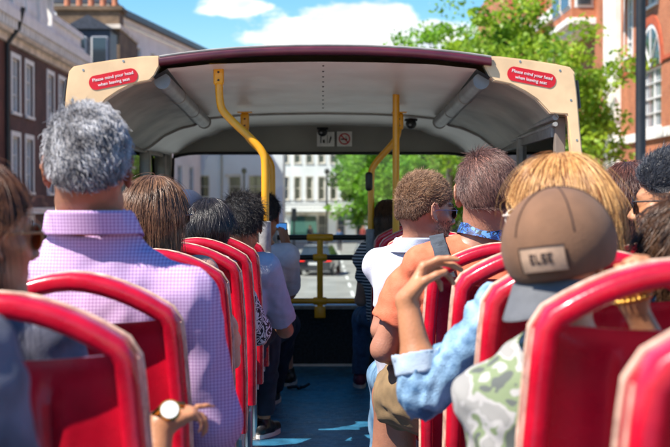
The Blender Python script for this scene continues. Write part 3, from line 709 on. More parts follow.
aw.add([(ax0, D_-.02, Z2(216)), (ax1, D_-.02, Z2(216)), (ax1+.1, D_-1.9, Z2(232)), (ax0-.1, D_-1.9, Z2(232)), (ax0-.1, D_-1.9, Z2(235)), (ax1+.1, D_-1.9, Z2(235)), (ax0, D_-.05, Z2(235)), (ax1, D_-.05, Z2(235))], [(0, 1, 2, 3), (3, 2, 5, 4), (0, 3, 4, 6), (1, 7, 5, 2), (6, 4, 5, 7)])
aw.build('awning', E['awn'], K)

# right hand red brick mansion, facade on x = 14
XR = 14.0
N = thing('mansion_block', 'sunlit orange brick mansion block with arched white window and stone bays', 'building', (XR, 60, ROADZ))
O = Vector((XR, 36, 0)); U = Vector((0, 1, 0)); I = Vector((1, 0, 0))
def YR(px): return XR*F/(px-322)-36
def ZR(px, py): return CZ-(py-203)/F*(XR*F/(px-322))
hol = []
a0, a1 = YR(663), YR(641)     # arched window
za, zs = ZR(650, 128), ZR(650, 68)
cols = [(a0+.15, a1-.1)]
hol.append((a0+.25, a1-.05, za, zs))
for y0_ in (1.5, 6, 11): hol += [(y0_, y0_+1.5, 2.5, 5.2), (y0_, y0_+1.5, 7.2, 9.6)]
hol += [(YR(634)+.3, YR(624)-.2, 7.9, 10.6), (a0+.9, a1-.9, 9.6, 11.6), (YR(596)+.1, YR(588), 2.2, 5.0), (YR(560), YR(553), 2.2, 5.2), (YR(529), YR(518), 7.8, 11.3), (YR(529), YR(518), 2.6, 5.6), (YR(500), YR(492), 7.8, 11.3)]
for f0 in (a0+.3, YR(620), YR(596), YR(560), YR(529)): hol.append((f0, f0+1.5, -1.6, .6))
L_ = 90
wall_with_holes(N, 'wall', O, U, L_, ROADZ, 18.5, hol, .28, E['orange'], I)
for h in hol: window(N, O, U, I, h, dep=.2, surround=.0 if h[2] == za else .16, bars=(1, 3), mt=E['wf'], pane=E['pane2'])
# arch head over the tall window: fan of rubbed brick and white tympanum
ac = (a0+.25+a1-.05)/2; ar = (a1-a0-.3)/2
def archring(r0, r1, x0, x1, name, m, n_=18):
    b = MB(); vs = []
    for i in range(n_+1):
        t = math.pi*i/n_
        for r_ in (r0, r1):
            for x_ in (x0, x1): vs.append((x_, 36+ac+math.cos(t)*r_, zs+math.sin(t)*r_))
    fs = []
    for i in range(n_):
        o = i*4; q = o+4
        fs += [(o, q, q+2, o+2), (o+1, o+3, q+3, q+1), (o, o+1, q+1, q), (o+2, q+2, q+3, o+3)]
    b.add(vs, fs); return b.build(name, m, N)
archring(ar+.02, ar+.42, XR-.06, XR+.01, 'window_arch', E['rubbed']); archring(ar-.16, ar+.015, XR-.03, XR+.01, 'window_arch', E['wf'])
b = MB(); b.add([(XR-.012, 36+ac+math.cos(math.pi*i/18)*(ar-.16), zs+math.sin(math.pi*i/18)*(ar-.16)) for i in range(19)], [tuple(range(19))]); b.build('fanlight', E['pane'], N)
b = MB()
for t in (45, 90, 135): b.tube([(XR-.03, 36+ac, zs+.02), (XR-.03, 36+ac+math.cos(R(t))*(ar-.1), zs+math.sin(R(t))*(ar-.1))], .03, 6)
b.build('glazing_bar', E['wf'], N)
for z0_, z1_, o_, m_ in ((ZR(650, 66), ZR(650, 62.5), .10, E['rubbed']), (za-.5, za-.12, .16, E['stone']), (12.2, 12.9, .3, E['stone']), (.9, 1.15, .1, E['stone'])):
    if m_ is E['rubbed']:
        bar(N, 'string_course', O, U, I, a0-.15, z0_, z1_, o_, m_, 0); bar(N, 'string_course', O, U, I, L_-a1-.2, z0_, z1_, o_, m_, a1+.2)
    else: bar(N, 'string_course', O, U, I, L_, z0_, z1_, o_, m_)
bar(N, 'stone_pilaster', O, U, I, YR(609)-YR(621), ROADZ, 18.4, .28, E['stone'], YR(621))
bar(N, 'stone_pilaster', O, U, I, YR(538)-YR(545), ROADZ, 18.4, .25, E['rubbed'], YR(545))
bar(N, 'stone_pilaster', O, U, I, YR(511)-YR(516), ROADZ, 18.4, .25, E['rubbed'], YR(516))
# two projecting bays with stone undersides
def bay(y0_, y1_, zb, zt, outx):
    bb = MB(); bb.box((XR-outx, y0_, zb+.35), (XR-.005, y1_, zt)); o = bb.build('bay', E['orangex'], N)
    bb = MB().box((XR-outx-.25, y0_-.2, zb), (XR-.006, y1_+.2, zb+.34), .04); bb.box((XR-outx+.2, y0_+.15, zb-.3), (XR-.007, y1_-.15, zb-.003)); bb.build('bay_base', E['stone'], o)
    for d in (0, 1):
        h = (.3+d*(y1_-y0_)/2, (y1_-y0_)/2-.2+d*(y1_-y0_)/2, zb+1.0, zb+3.0); window(o, (XR-outx-.006, y0_, 0), (0, 1, 0), (-1, 0, 0), (h[0], h[1], h[2], h[3]), dep=.06, surround=.1, bars=(1, 2))
    window(o, (XR-outx, y0_-.006, 0), (1, 0, 0), (0, -1, 0), (.25, outx-.25, zb+1.0, zb+3.0), dep=.06, surround=.1, bars=(1, 2))
bay(36+YR(596), 36+YR(576), ZR(585, 32), ZR(585, -60), 1.25)
bay(36+YR(662), 36+YR(628), ZR(650, 5)+1.3, ZR(650, -100)+1.4, 1.0)

# lamp post
D_ = 26; c = P(641, 203, D_)
LP = thing('street_lamp', 'black street lamp post standing before the orange brick building', 'street lamp', (c.x, D_, ROADZ+.12))
MB().tube([(c.x, D_, ROADZ+.12), (c.x, D_, ROADZ+1.2), (c.x, D_, ROADZ+1.25), (c.x, D_, 3.5), (c.x, D_, 8.6)], [.14, .14, .105, .095, .08], 14).build('post', E['iron'], LP, True)
MB().tube(smoothpath([(c.x, D_, 8.6), (c.x, D_, 9.2), (c.x-.8, D_, 9.5)]), .05, 8).build('arm', E['iron'], LP, True)
MB().ball((c.x-1.0, D_, 9.45), (.35, .16, .1)).build('lantern', E['iron'], LP, True)
S(MB().box((c.x-.8, 18, ROADZ+.001), (c.x+.8, 40, ROADZ+.12), .03).build('traffic_island', E['kerb']))
# low wall and railings in front of the left houses, lit stone band at window level
fe = thing('area_railings', 'black iron railings along the front of the left terrace', 'railing', (XL+1.4, 50, ROADZ))
b = MB(); yy = 40.0
while yy < 82: b.box((XL+1.39, yy, ROADZ+.13), (XL+1.42, yy+.03, ROADZ+1.3)); yy += .15
b.box((XL+1.37, 40, ROADZ+1.2), (XL+1.44, 82, ROADZ+1.24)); b.build('railing_bars', E['iron'], fe)
bar(B, 'string_course', (XL, 46, 0), (0, 1, 0), (-1, 0, 0), 23.2, .75, 1.0, .14, E['stone'])

# ------------------------------------------------------------------ trees
def leafmat(name, c, c2):
    m = bpy.data.materials.new(name); nt, b = _nt(m)
    n = nt.nodes.new('ShaderNodeTexNoise'); n.inputs['Scale'].default_value = 1.1; n.inputs['Detail'].default_value = 5
    nt.links.new(coords(nt), n.inputs['Vector']); rp = nt.nodes.new('ShaderNodeValToRGB'); rp.color_ramp.elements[0].position = .35; rp.color_ramp.elements[1].position = .65
    rp.color_ramp.elements[0].color = (*c, 1); rp.color_ramp.elements[1].color = (*c2, 1)
    nt.links.new(n.outputs['Fac'], rp.inputs[0]); nt.links.new(rp.outputs[0], b.inputs['Base Color']); b.inputs['Roughness'].default_value = .45
    tr = nt.nodes.new('ShaderNodeBsdfTranslucent'); hs = nt.nodes.new('ShaderNodeHueSaturation'); hs.inputs['Value'].default_value = 1.6; nt.links.new(rp.outputs[0], hs.inputs['Color']); nt.links.new(hs.outputs[0], tr.inputs[0])
    mx = nt.nodes.new('ShaderNodeMixShader'); mx.inputs[0].default_value = .4; o = nt.nodes['Material Output']
    nt.links.new(b.outputs[0], mx.inputs[1]); nt.links.new(tr.outputs[0], mx.inputs[2]); nt.links.new(mx.outputs[0], o.inputs[0]); return m
E['bark'] = mat('plane_bark', (.16, .13, .09), .9, var=.4, vs=3, bump=.4, bs=12)
E['leaf'] = leafmat('plane_leaves', (.08, .20, .012), (.34, .48, .035)); E['leaf2'] = leafmat('lime_leaves', (.08, .24, .015), (.26, .46, .035))
def tree(label, base, crown, rad, nclump, nleaf, leaf, m, seed=1, trunk_r=.28, holes=.0):
    rr = np.random.RandomState(seed); base = Vector(base); c = Vector(crown)
    t = thing('plane_tree', label, 'tree', base, group='street trees')
    b = MB(); fork = base.lerp(Vector((c.x, c.y, c.z-rad[2]*.55)), .75)
    b.tube([base, base+Vector((0, 0, .6)), base.lerp(fork, .5)+Vector((.12, .1, 0)), fork], [trunk_r*1.3, trunk_r, trunk_r*.85, trunk_r*.7], 10)
    cl = []
    while len(cl) < nclump:
        p = rr.uniform(-1, 1, 3); d = np.linalg.norm(p)
        if d > 1 or (d < .45 and rr.rand() < .7): continue
        cl.append(np.array(c)+p*np.array(rad)*(1+.18*rr.randn()))
    for i, p in enumerate(cl):
        if i % 3 == 0:
            p = Vector(p); mid = fork.lerp(p, .5)+Vector((rr.randn()*.2, rr.randn()*.2, .35))
            b.tube([fork, fork.lerp(mid, .5)+Vector((0, 0, .1)), mid, p], [trunk_r*.4, trunk_r*.28, trunk_r*.18, .02], 6)
    b.build('trunk', E['bark'], t, True)
    P_ = []
    for p in cl:
        r_ = np.array(rad).mean()*rr.uniform(.14, .30)
        k = int(nleaf/nclump*rr.uniform(.6, 1.4)); q = rr.randn(k, 3); q /= np.linalg.norm(q, axis=1)[:, None]; q *= (rr.rand(k, 1)**.45)*r_*np.array([1.15, 1.15, .8]); P_.append(q+p)
    Pn = np.concatenate(P_); k = len(Pn); s = leaf*rr.uniform(.55, 1.25, (k, 1))
    nrm = rr.randn(k, 3)+np.array([0, 0, 1.1]); nrm /= np.linalg.norm(nrm, axis=1)[:, None]
    a = np.cross(nrm, rr.randn(k, 3)); a /= np.linalg.norm(a, axis=1)[:, None]; bb = np.cross(nrm, a)
    # lobed leaf: five point kite, folded a little
    tpl = [(-.5, 0, 0), (-.12, .42, .1), (.18, .30, .06), (.55, 0, 0), (.18, -.30, .06), (-.12, -.42, .1)]
    V = np.stack([Pn+a*s*x+bb*s*y+nrm*s*z for x, y, z in tpl], 1).reshape(-1, 3)-np.array(base)
    me = bpy.data.meshes.new('crown'); fs = np.arange(k*6).reshape(k, 6)
    quads = np.concatenate([fs[:, [0, 1, 2, 3]], fs[:, [0, 3, 4, 5]]])
    me.vertices.add(k*6); me.vertices.foreach_set('co', V.astype(np.float32).ravel()); me.loops.add(len(quads)*4); me.loops.foreach_set('vertex_index', quads.astype(np.int32).ravel())
    me.polygons.add(len(quads)); me.polygons.foreach_set('loop_start', np.arange(0, len(quads)*4, 4, dtype=np.int32)); me.update(); me.validate(); me.materials.append(m)
    link(bpy.data.objects.new('crown', me), t)
G0 = ROADZ+.12
tree('sparse plane tree spreading before the orange brick mansion', (9.2, 55, G0), (8.9, 55, 4.0), (2.8, 3.2, 3.9), 110, 12500, .23, E['leaf'], 3)
tree('plane tree rising beyond the right end of the canopy', (9.3, 68, G0), (8.6, 67, 6.4), (3.4, 4.0, 4.6), 110, 13000, .26, E['leaf'], 5)
tree('loose topped tree whose thin sprays stand against the sky', (7.6, 86, G0), (7.9, 86, 8.0), (3.4, 4.5, 4.4), 70, 8000, .28, E['leaf2'], 8)
tree('dense green tree behind the heads at the right of the windscreen', (8.4, 100, G0), (6.8, 100, 2.9), (5.0, 4.0, 4.4), 150, 22000, .30, E['leaf2'], 9)
tree('green tree hanging over the balcony beside the bell push', (4.4, 128, G0), (5.6, 128, 3.6), (4.0, 4.0, 4.4), 110, 13000, .34, E['leaf2'], 12)

# ------------------------------------------------------------------ cars
def car(label, x, y, rz, paint, lights=True):
    t = thing('parked_car', label, 'car', (x, y, ROADZ), rz, group='cars in the street')
    pm = mat('car_paint_'+str(len(bpy.data.materials)), paint, .25, var=.03, coat=1)
    st = [(-2.15, .62, .30, .85), (-2.1, .80, .26, .98), (-1.75, .86, .24, 1.05), (-1.2, .88, .24, 1.02), (0, .89, .24, 1.0), (1.1, .88, .24, .97), (1.8, .84, .26, .86), (2.15, .70, .32, .70)]
    b = MB(); rings = []
    for yy, hw, zb, zt in st:
        rings += [(-hw*.85, yy, zb), (-hw, yy, zb+.2), (-hw, yy, zt-.15), (-hw*.9, yy, zt), (hw*.9, yy, zt), (hw, yy, zt-.15), (hw, yy, zb+.2), (hw*.85, yy, zb)]
    n = 8; fs = [(i*n+j, i*n+(j+1) % n, (i+1)*n+(j+1) % n, (i+1)*n+j) for i in range(len(st)-1) for j in range(n)]+[tuple(range(n))[::-1], tuple((len(st)-1)*n+j for j in range(n))]
    b.add(rings, fs); b.build('body', pm, t, True, world=False)
    c = MB(); c.add([(-.78, -1.95, .98), (.78, -1.95, .98), (.8, 1.15, .95), (-.8, 1.15, .95), (-.60, -1.45, 1.42), (.60, -1.45, 1.42), (.62, .35, 1.46), (-.62, .35, 1.46)], [(0, 1, 5, 4), (1, 2, 6, 5), (2, 3, 7, 6), (3, 0, 4, 7)]); c.build('windows', E['pane'], t, world=False)
    MB().box((-.62, -1.5, 1.405), (.62, .4, 1.475), .03).build('roof', pm, t, True, world=False)
    for sx_ in (-1, 1):
        for yy in (-1.35, 1.4):
            w_ = MB().tube([(sx_*.72, yy, .32), (sx_*.9, yy, .32)], .32, 18).build('wheel', M['rubber'], t, True, world=False); MB().tube([(sx_*.895, yy, .32), (sx_*.905, yy, .32)], .19, 12).build('rim', M['steel'], w_, True, world=False)
        lm_ = bpy.data.materials.get('tail_light')
        if not lm_:
            lm_ = mat('tail_light', (.7, .01, .01), .2); bb = lm_.node_tree.nodes['Principled BSDF']; bb.inputs['Emission Color'].default_value = (1, .02, .01, 1); bb.inputs['Emission Strength'].default_value = .8
        MB().box((sx_*.48, -2.18, .72), (sx_*.84, -2.0, .93), .03).build('tail_light', lm_, t, True, world=False)
    MB().box((-.28, -2.17, .55), (.28, -2.12, .67)).build('number_plate', M['yellow'] if False else E['wf'], t, world=False)
car('black saloon with red tail lights ahead on the road', P(317.5, 200, 70).x+.1, 71, R(-7), (.012, .014, .02))
car('silver car further ahead at the right of the front window', 3.1, 88, R(4), (.35, .36, .38))
car('dark blue car waiting at the far junction', 5.6, 104, R(60), (.02, .03, .06))
car('grey car parked by the left kerb far ahead', -4.0, 96, R(0), (.12, .13, .14))
# traffic light at the junction
tl = thing('traffic_light', 'black traffic light post at the far junction', 'traffic light', (-2.2, 110, ROADZ))
MB().tube([(-2.2, 110, ROADZ), (-2.2, 110, ROADZ+3)], .07, 8).build('post', E['iron'], tl, True); MB().box((-2.4, 109.85, ROADZ+2.2), (-2.0, 110.1, ROADZ+3.2), .03).build('signal_head', E['iron'], tl)
for x_, y_ in ((.4, 113), (-6.2, 111.5)):
    q = thing('street_lamp', 'slim dark lamp post at the junction, %s' % ('right of the traffic light' if x_ > 0 else 'left of the traffic light'), 'street lamp', (x_, y_, ROADZ))
    MB().tube([(x_, y_, ROADZ), (x_, y_, ROADZ+6)], .08, 8).build('post', E['iron'], q, True); MB().ball((x_, y_, ROADZ+6.15), (.22, .22, .25)).build('lantern', E['iron'], q, True)
# ------------------------------------------------------------------ smooth-union field modelling for people
class Field:
    def __init__(s, lo, hi, res):
        s.res = res; s.lo = np.array(lo, float)-3*res; n = np.ceil((np.array(hi)-s.lo)/res).astype(int)+4; s.n = n
        s.f = np.full(n, .5, np.float32)
        s.ax = [s.lo[i]+np.arange(n[i])*res for i in range(3)]
    def win(s, lo, hi, pad):
        a = np.maximum(0, np.floor((np.array(lo)-pad-s.lo)/s.res).astype(int)); b = np.minimum(s.n, np.ceil((np.array(hi)+pad-s.lo)/s.res).astype(int)+1)
        if np.any(b <= a): return None, None
        sl = tuple(slice(a[i], b[i]) for i in range(3))
        X, Y, Z = np.meshgrid(*[s.ax[i][sl[i]] for i in range(3)], indexing='ij', sparse=False)
        return sl, np.stack([X, Y, Z], -1)
    def smin(s, sl, d, k):
        f = s.f[sl]
        if k <= 0: s.f[sl] = np.minimum(f, d); return
        h = np.clip(.5+.5*(f-d)/k, 0, 1); s.f[sl] = f*(1-h)+d*h-k*h*(1-h)
    def smax(s, sl, d, k):
        f = s.f[sl]; h = np.clip(.5-.5*(f-d)/k, 0, 1) if k > 0 else (d > f)*1.0
        s.f[sl] = (f*(1-h)+d*h+k*h*(1-h)) if k > 0 else np.maximum(f, d)
    def d_ell(s, p, c, r, Rm=None):
        q = p-np.array(c)
        if Rm is not None: q = q@Rm          # Rm columns = local axes
        r = np.array(r); k0 = np.linalg.norm(q/r, axis=-1); k1 = np.linalg.norm(q/(r*r), axis=-1)+1e-9
        return k0*(k0-1)/k1
    def d_cap(s, p, a, b, ra, rb):
        a = np.array(a, float); b = np.array(b, float); ab = b-a; L = (ab@ab)+1e-12
        t = np.clip(((p-a)@ab)/L, 0, 1); return np.linalg.norm(p-a-t[..., None]*ab, axis=-1)-(ra+(rb-ra)*t)
    def ell(s, c, r, Rm=None, k=.015, sub=False):
        m = max(r); sl, p = s.win(np.array(c)-m, np.array(c)+m, k+.02)
        if sl is None: return
        d = s.d_ell(p, c, r, Rm)
        s.smax(sl, -d, k) if sub else s.smin(sl, d, k)
    def cap(s, a, b, ra, rb=None, k=.015, cut=None, sub=False, disp=None):
        rb = ra if rb is None else rb; a = np.array(a, float); b = np.array(b, float); m = max(ra, rb)
        sl, p = s.win(np.minimum(a, b)-m, np.maximum(a, b)+m, k+.02)
        if sl is None: return
        d = s.d_cap(p, a, b, ra, rb)
        if cut is not None:
            n = (b-a)/np.linalg.norm(b-a); d = np.maximum(d, (p-b)@n-cut)
        s.smax(sl, -d, k) if sub else s.smin(sl, d, k)
    def wrinkle(s, amp, scale, seed=0, dirs=None):
        rr = np.random.RandomState(seed); X, Y, Z = np.meshgrid(*s.ax, indexing='ij', sparse=True); acc = 0; wx = 0
        for i in range(3):
            v = rr.randn(3); v /= np.linalg.norm(v); wx = wx+np.sin((X*v[0]+Y*v[1]+Z*v[2])*scale*.5+rr.rand()*6)
        for i in range(5):
            v = rr.randn(3) if dirs is None else np.array(dirs)+.5*rr.randn(3); v /= np.linalg.norm(v)
            a_ = (X*v[0]+Y*v[1]+Z*v[2])*scale*(.5+.35*i)+wx*.9+rr.rand()*6; acc = acc+(.55*np.sin(a_*1.3)-.45*(1-2*np.abs(np.sin(a_))))/(1+.35*i)
        s.f += (acc*amp/2).astype(np.float32)
    def mesh(s):
        f = s.f; n = f.shape; ins = f < 0
        c = [ins[i:n[0]-1+i, j:n[1]-1+j, k:n[2]-1+k] for i in (0, 1) for j in (0, 1) for k in (0, 1)]
        cnt = sum(x.astype(np.int8) for x in c); cells = (cnt > 0) & (cnt < 8); idx = np.full(cells.shape, -1, np.int64)
        I = np.argwhere(cells); idx[tuple(I.T)] = np.arange(len(I)); acc = np.zeros((len(I), 3)); w = np.zeros(len(I))
        corners = [(i, j, k) for i in (0, 1) for j in (0, 1) for k in (0, 1)]
        for a in corners:
            for ax in range(3):
                if a[ax] == 1: continue
                b = list(a); b[ax] = 1
                fa = f[I[:, 0]+a[0], I[:, 1]+a[1], I[:, 2]+a[2]]; fb = f[I[:, 0]+b[0], I[:, 1]+b[1], I[:, 2]+b[2]]
                m = (fa < 0) != (fb < 0); t = np.where(m, fa/(fa-fb+1e-20), 0)
                pt = np.tile(np.array(a, float), (len(I), 1)); pt[:, ax] += t; acc += pt*m[:, None]; w += m
        V = s.lo+(I+acc/np.maximum(w, 1)[:, None])*s.res
        F_ = []
        for ax in range(3):
            o = [x for x in range(3) if x != ax]
            sa = [slice(0, n[i]) for i in range(3)]; sb = list(sa); sa[ax] = slice(0, n[ax]-1); sb[ax] = slice(1, n[ax])
            ch = ins[tuple(sa)] != ins[tuple(sb)]; E_ = np.argwhere(ch)
            ok = (E_[:, o[0]] > 0) & (E_[:, o[1]] > 0) & (E_[:, o[0]] < n[o[0]]-1) & (E_[:, o[1]] < n[o[1]]-1); E_ = E_[ok]
            def g(d0, d1):
                q = E_.copy(); q[:, o[0]] -= d0; q[:, o[1]] -= d1; return idx[q[:, 0], q[:, 1], q[:, 2]]
            Q = np.stack([g(0, 0), g(1, 0), g(1, 1), g(0, 1)], 1); st = ins[E_[:, 0], E_[:, 1], E_[:, 2]]
            flip = st if ax != 1 else ~st
            Q[flip] = Q[flip][:, ::-1]; F_.append(Q)
        return V, np.concatenate(F_)
    def build(s, name, m, parent, smooth_it=1):
        V, Fq = s.mesh(); off = np.array(rootloc(parent)) if parent else 0
        # light laplacian smoothing
        for _ in range(smooth_it):
            A = np.zeros_like(V); c = np.zeros(len(V))
            for a, b in ((0, 1), (1, 2), (2, 3), (3, 0)):
                np.add.at(A, Fq[:, a], V[Fq[:, b]]); np.add.at(c, Fq[:, a], 1)
            V = V*.4+.6*A/np.maximum(c, 1)[:, None]
        me = bpy.data.meshes.new(name); me.vertices.add(len(V)); me.vertices.foreach_set('co', (V-off).astype(np.float32).ravel())
        me.loops.add(len(Fq)*4); me.loops.foreach_set('vertex_index', Fq[:, ::-1].astype(np.int32).ravel()); me.polygons.add(len(Fq))
        me.polygons.foreach_set('loop_start', np.arange(0, len(Fq)*4, 4, dtype=np.int32)); me.polygons.foreach_set('use_smooth', np.ones(len(Fq), bool))
        me.update(); me.validate(); me.materials.append(m)
        return link(bpy.data.objects.new(name, me), parent)
    def samp(s, p):
        q = np.clip((p-s.lo)/s.res, .01, s.n-1.02); i = q.astype(int); t = q-i; out = 0
        for a in (0, 1):
            for b in (0, 1):
                for c in (0, 1):
                    out = out+s.f[i[:, 0]+a, i[:, 1]+b, i[:, 2]+c]*(t[:, 0] if a else 1-t[:, 0])*(t[:, 1] if b else 1-t[:, 1])*(t[:, 2] if c else 1-t[:, 2])
        return out
    def grad(s, p):
        e = s.res; g = np.stack([s.samp(p+np.eye(3)[i]*e)-s.samp(p-np.eye(3)[i]*e) for i in range(3)], 1)
        return g/(np.linalg.norm(g, axis=1)[:, None]+1e-9)

def rotz(a): c, s_ = math.cos(a), math.sin(a); return np.array([[c, -s_, 0], [s_, c, 0], [0, 0, 1]])
def rotx(a): c, s_ = math.cos(a), math.sin(a); return np.array([[1, 0, 0], [0, c, -s_], [0, s_, c]])
def roty(a): c, s_ = math.cos(a), math.sin(a); return np.array([[c, 0, s_], [0, 1, 0], [-s_, 0, c]])

# ------------------------------------------------------------------ materials for people
def skin(name, c):
    m = mat(name, c, .45, var=.12, vs=14, bump=.12, bs=160, rvar=.12)
    b = m.node_tree.nodes['Principled BSDF']; b.inputs['Subsurface Weight'].default_value = .12; b.inputs['Subsurface Radius'].default_value = (.012, .004, .002); b.inputs['Subsurface Scale'].default_value = .5
    return m
SK = {'fair': skin('skin_fair', (.55, .28, .18)), 'pink': skin('skin_pink', (.42, .19, .12)), 'tan': skin('skin_tan', (.48, .21, .10)), 'brown': skin('skin_brown', (.33, .13, .065)), 'pale': skin('skin_pale', (.62, .34, .23))}
def hairmat(name, c1, c2, rough=.3, ns=22, mixn=.5, spec=.4):
    m = bpy.data.materials.new(name); nt, b = _nt(m)
    hi = nt.nodes.new('ShaderNodeHairInfo'); rp = nt.nodes.new('ShaderNodeValToRGB'); rp.color_ramp.elements[0].color = (*c1, 1); rp.color_ramp.elements[1].color = (*c2, 1)
    rp.color_ramp.elements[0].position = .12; rp.color_ramp.elements[1].position = .88
    nz_ = nt.nodes.new('ShaderNodeTexNoise'); nz_.inputs['Scale'].default_value = ns; nz_.inputs['Detail'].default_value = 3; nt.links.new(coords(nt), nz_.inputs['Vector'])
    sh_ = nt.nodes.new('ShaderNodeMapRange'); sh_.inputs[1].default_value = .3; sh_.inputs[2].default_value = .7; nt.links.new(nz_.outputs['Fac'], sh_.inputs[0])
    mz = nt.nodes.new('ShaderNodeMix'); mz.inputs[0].default_value = mixn; nt.links.new(hi.outputs['Random'], mz.inputs[2]); nt.links.new(sh_.outputs[0], mz.inputs[3])
    nt.links.new(mz.outputs[0], rp.inputs[0]); nt.links.new(rp.outputs[0], b.inputs['Base Color'])
    b.inputs['Roughness'].default_value = rough; b.inputs['Specular IOR Level'].default_value = spec
    return m
def cloth(name, c, var=.06, rough=.85, vs=30, c2=None, sheen=.03, bump=.25): return mat(name, c, rough, var=var, vs=vs, c2=c2, bump=bump, bs=350, sheen=sheen, rvar=.05)

# ------------------------------------------------------------------ head in its own frame: +Y is the face, x to its left side negative
class Head:
    def __init__(s, c, yaw=0, pitch=0, roll=0, sc_=1.0, w=1.0):
        s.c = np.array(c, float); s.R = rotz(yaw)@rotx(pitch)@roty(roll); s.k = sc_; s.w = w
    def P(s, x, y, z): return s.c+s.R@(np.array([x*s.w, y, z])*s.k)
    def V(s, x, y, z): return s.R@np.array([x, y, z], float)
    def local(s, p): return ((p-s.c)@s.R)/s.k
def head_field(F_, h, beard=False, female=False):
    k = h.k; R_ = h.R
    def e(c, r, kk=.02, sub=False): F_.ell(h.P(*c), np.array(r)*k*np.array([h.w, 1, 1]), R_, kk*k, sub)
    def c(a, b, ra, rb, kk=.012, sub=False): F_.cap(h.P(*a), h.P(*b), ra*k, rb*k, kk*k, sub=sub)
    e((0, -.012, .032), (.074, .094, .088)); e((0, -.045, .005), (.066, .062, .066)); e((0, .03, -.035), (.057, .060, .072), .03)
    e((0, .058, -.088), (.027, .028, .020), .03)
    c((-.048, .005, -.062), (-.016, .062, -.09), .018, .016, .02); c((.048, .005, -.062), (.016, .062, -.09), .018, .016, .02)
    c((-.032, .076, .026), (.032, .076, .026), .013, .013, .02)
    c((-.056, .045, -.012), (-.030, .07, -.022), .016, .016, .02); c((.056, .045, -.012), (.030, .07, -.022), .016, .016, .02)
    for s_ in (-1, 1): e((s_*.031, .092, .006), (.017, .014, .011), .012, True)
    for s_ in (-1, 1): e((s_*.031, .076, .006), (.0135, .0135, .0125), .003)
    c((0, .086, .014), (0, .112, -.026), .0075, .0115, .010); e((-.012, .100, -.031), (.0095, .011, .0085), .006); e((.012, .100, -.031), (.0095, .011, .0085), .006)
    c((-.020, .084, -.055), (.020, .084, -.055), .0075, .0075, .006); c((-.016, .083, -.066), (.016, .083, -.066), .008, .008, .005)
    c((0, .09, -.045), (0, .092, -.052), .006, .006, .006)
    for s_ in (-1, 1):  # ears: plate, helix rim, lobe, hollow
        pts = []
        for i in range(9):
            t = -1.9+i/8*4.6; pts.append((s_*(.081+.008*math.cos(t*.6)), -.012-.017*math.cos(t+.2)*1.0, .004+.030*math.sin(t+.4)*1.0))
        F_.ell(h.P(s_*.078, -.010, .0), np.array((.007, .017, .029))*k, R_@rotz(s_*.35), .006*k)
        for a, b in zip(pts, pts[1:]): c(a, b, .0045, .0045, .003)
        e((s_*.079, -.002, -.028), (.006, .009, .010), .004)
        F_.ell(h.P(s_*.088, -.006, -.002), np.array((.008, .010, .015))*k, R_@rotz(s_*.35), .004*k, True)
    # neck
def neck_field(F_, h, nb, r=.056): F_.cap(h.P(0, -.022, -.05), nb, r*h.k, r*1.12, .03)

def hand_field(F_, wrist, fwd, pn, side, curl=(.5, .6, .7, .8), spread=.12, sc_=1.0, thumb=.5, k=.004, fl=None):
    """wrist position, forward direction, palm normal (points out of the palm), side: +1/-1 for which edge carries the thumb"""
    w = np.array(wrist, float); f = np.array(fwd, float); f /= np.linalg.norm(f); n = np.array(pn, float); n -= f*(n@f); n /= np.linalg.norm(n); u = np.cross(f, n)*side
    kn = []
    for i in range(4):
        o = (-.030+.020*i); a = w+u*o*.55*sc_+f*.008*sc_; L = (.086, .090, .086, .078)[i]*sc_; b = w+f*L+u*o*sc_*1.05-n*(.004*sc_)
        F_.cap(a, b, .0155*sc_, .0115*sc_, .012); kn.append(b)
    F_.ell(w+f*.045*sc_+n*.006*sc_, np.array((.034, .036, .014))*sc_, np.stack([u, f, n], 1), .012)
    lens = ((.040, .026, .020), (.045, .029, .021), (.042, .027, .020), (.032, .020, .018))
    for i in range(4):
        j = i if side*1 > 0 else i
        p = kn[j]; ang = 0; d0 = f+u*(spread*(j-1.5)); d0 /= np.linalg.norm(d0); r0 = (.0098, .0100, .0095, .0085)[j]*sc_
        for m_, L in enumerate(lens[j]):
            cu = curl[j] if isinstance(curl[j], (int, float)) else curl[j][m_]
            ang += cu; d = d0*math.cos(ang)+n*math.sin(ang); q = p+d*L*sc_; F_.cap(p, q, r0*(1-.1*m_), r0*(.93-.1*m_), k if m_ else .008); p = q
    # thumb leaves the index side near the base of the palm (index is j=0, at -u)
    b0 = w+f*.022*sc_-u*.026*sc_+n*.008*sc_; d = f*.75-u*.62+n*.25*thumb*2; d /= np.linalg.norm(d); b1 = b0+d*.040*sc_
    d2 = f*.92-u*(.35-.6*thumb)+n*.45*thumb*2; d2 /= np.linalg.norm(d2); b2 = b1+d2*.032*sc_; d3 = f*.9+u*(.5*thumb)+n*.5*thumb*2; d3 /= np.linalg.norm(d3); b3 = b2+d3*.024*sc_
    F_.cap(b0, b1, .0165*sc_, .012*sc_, .010); F_.cap(b1, b2, .0115*sc_, .0102*sc_, .004); F_.cap(b2, b3, .0102*sc_, .0085*sc_, .003)
    return kn

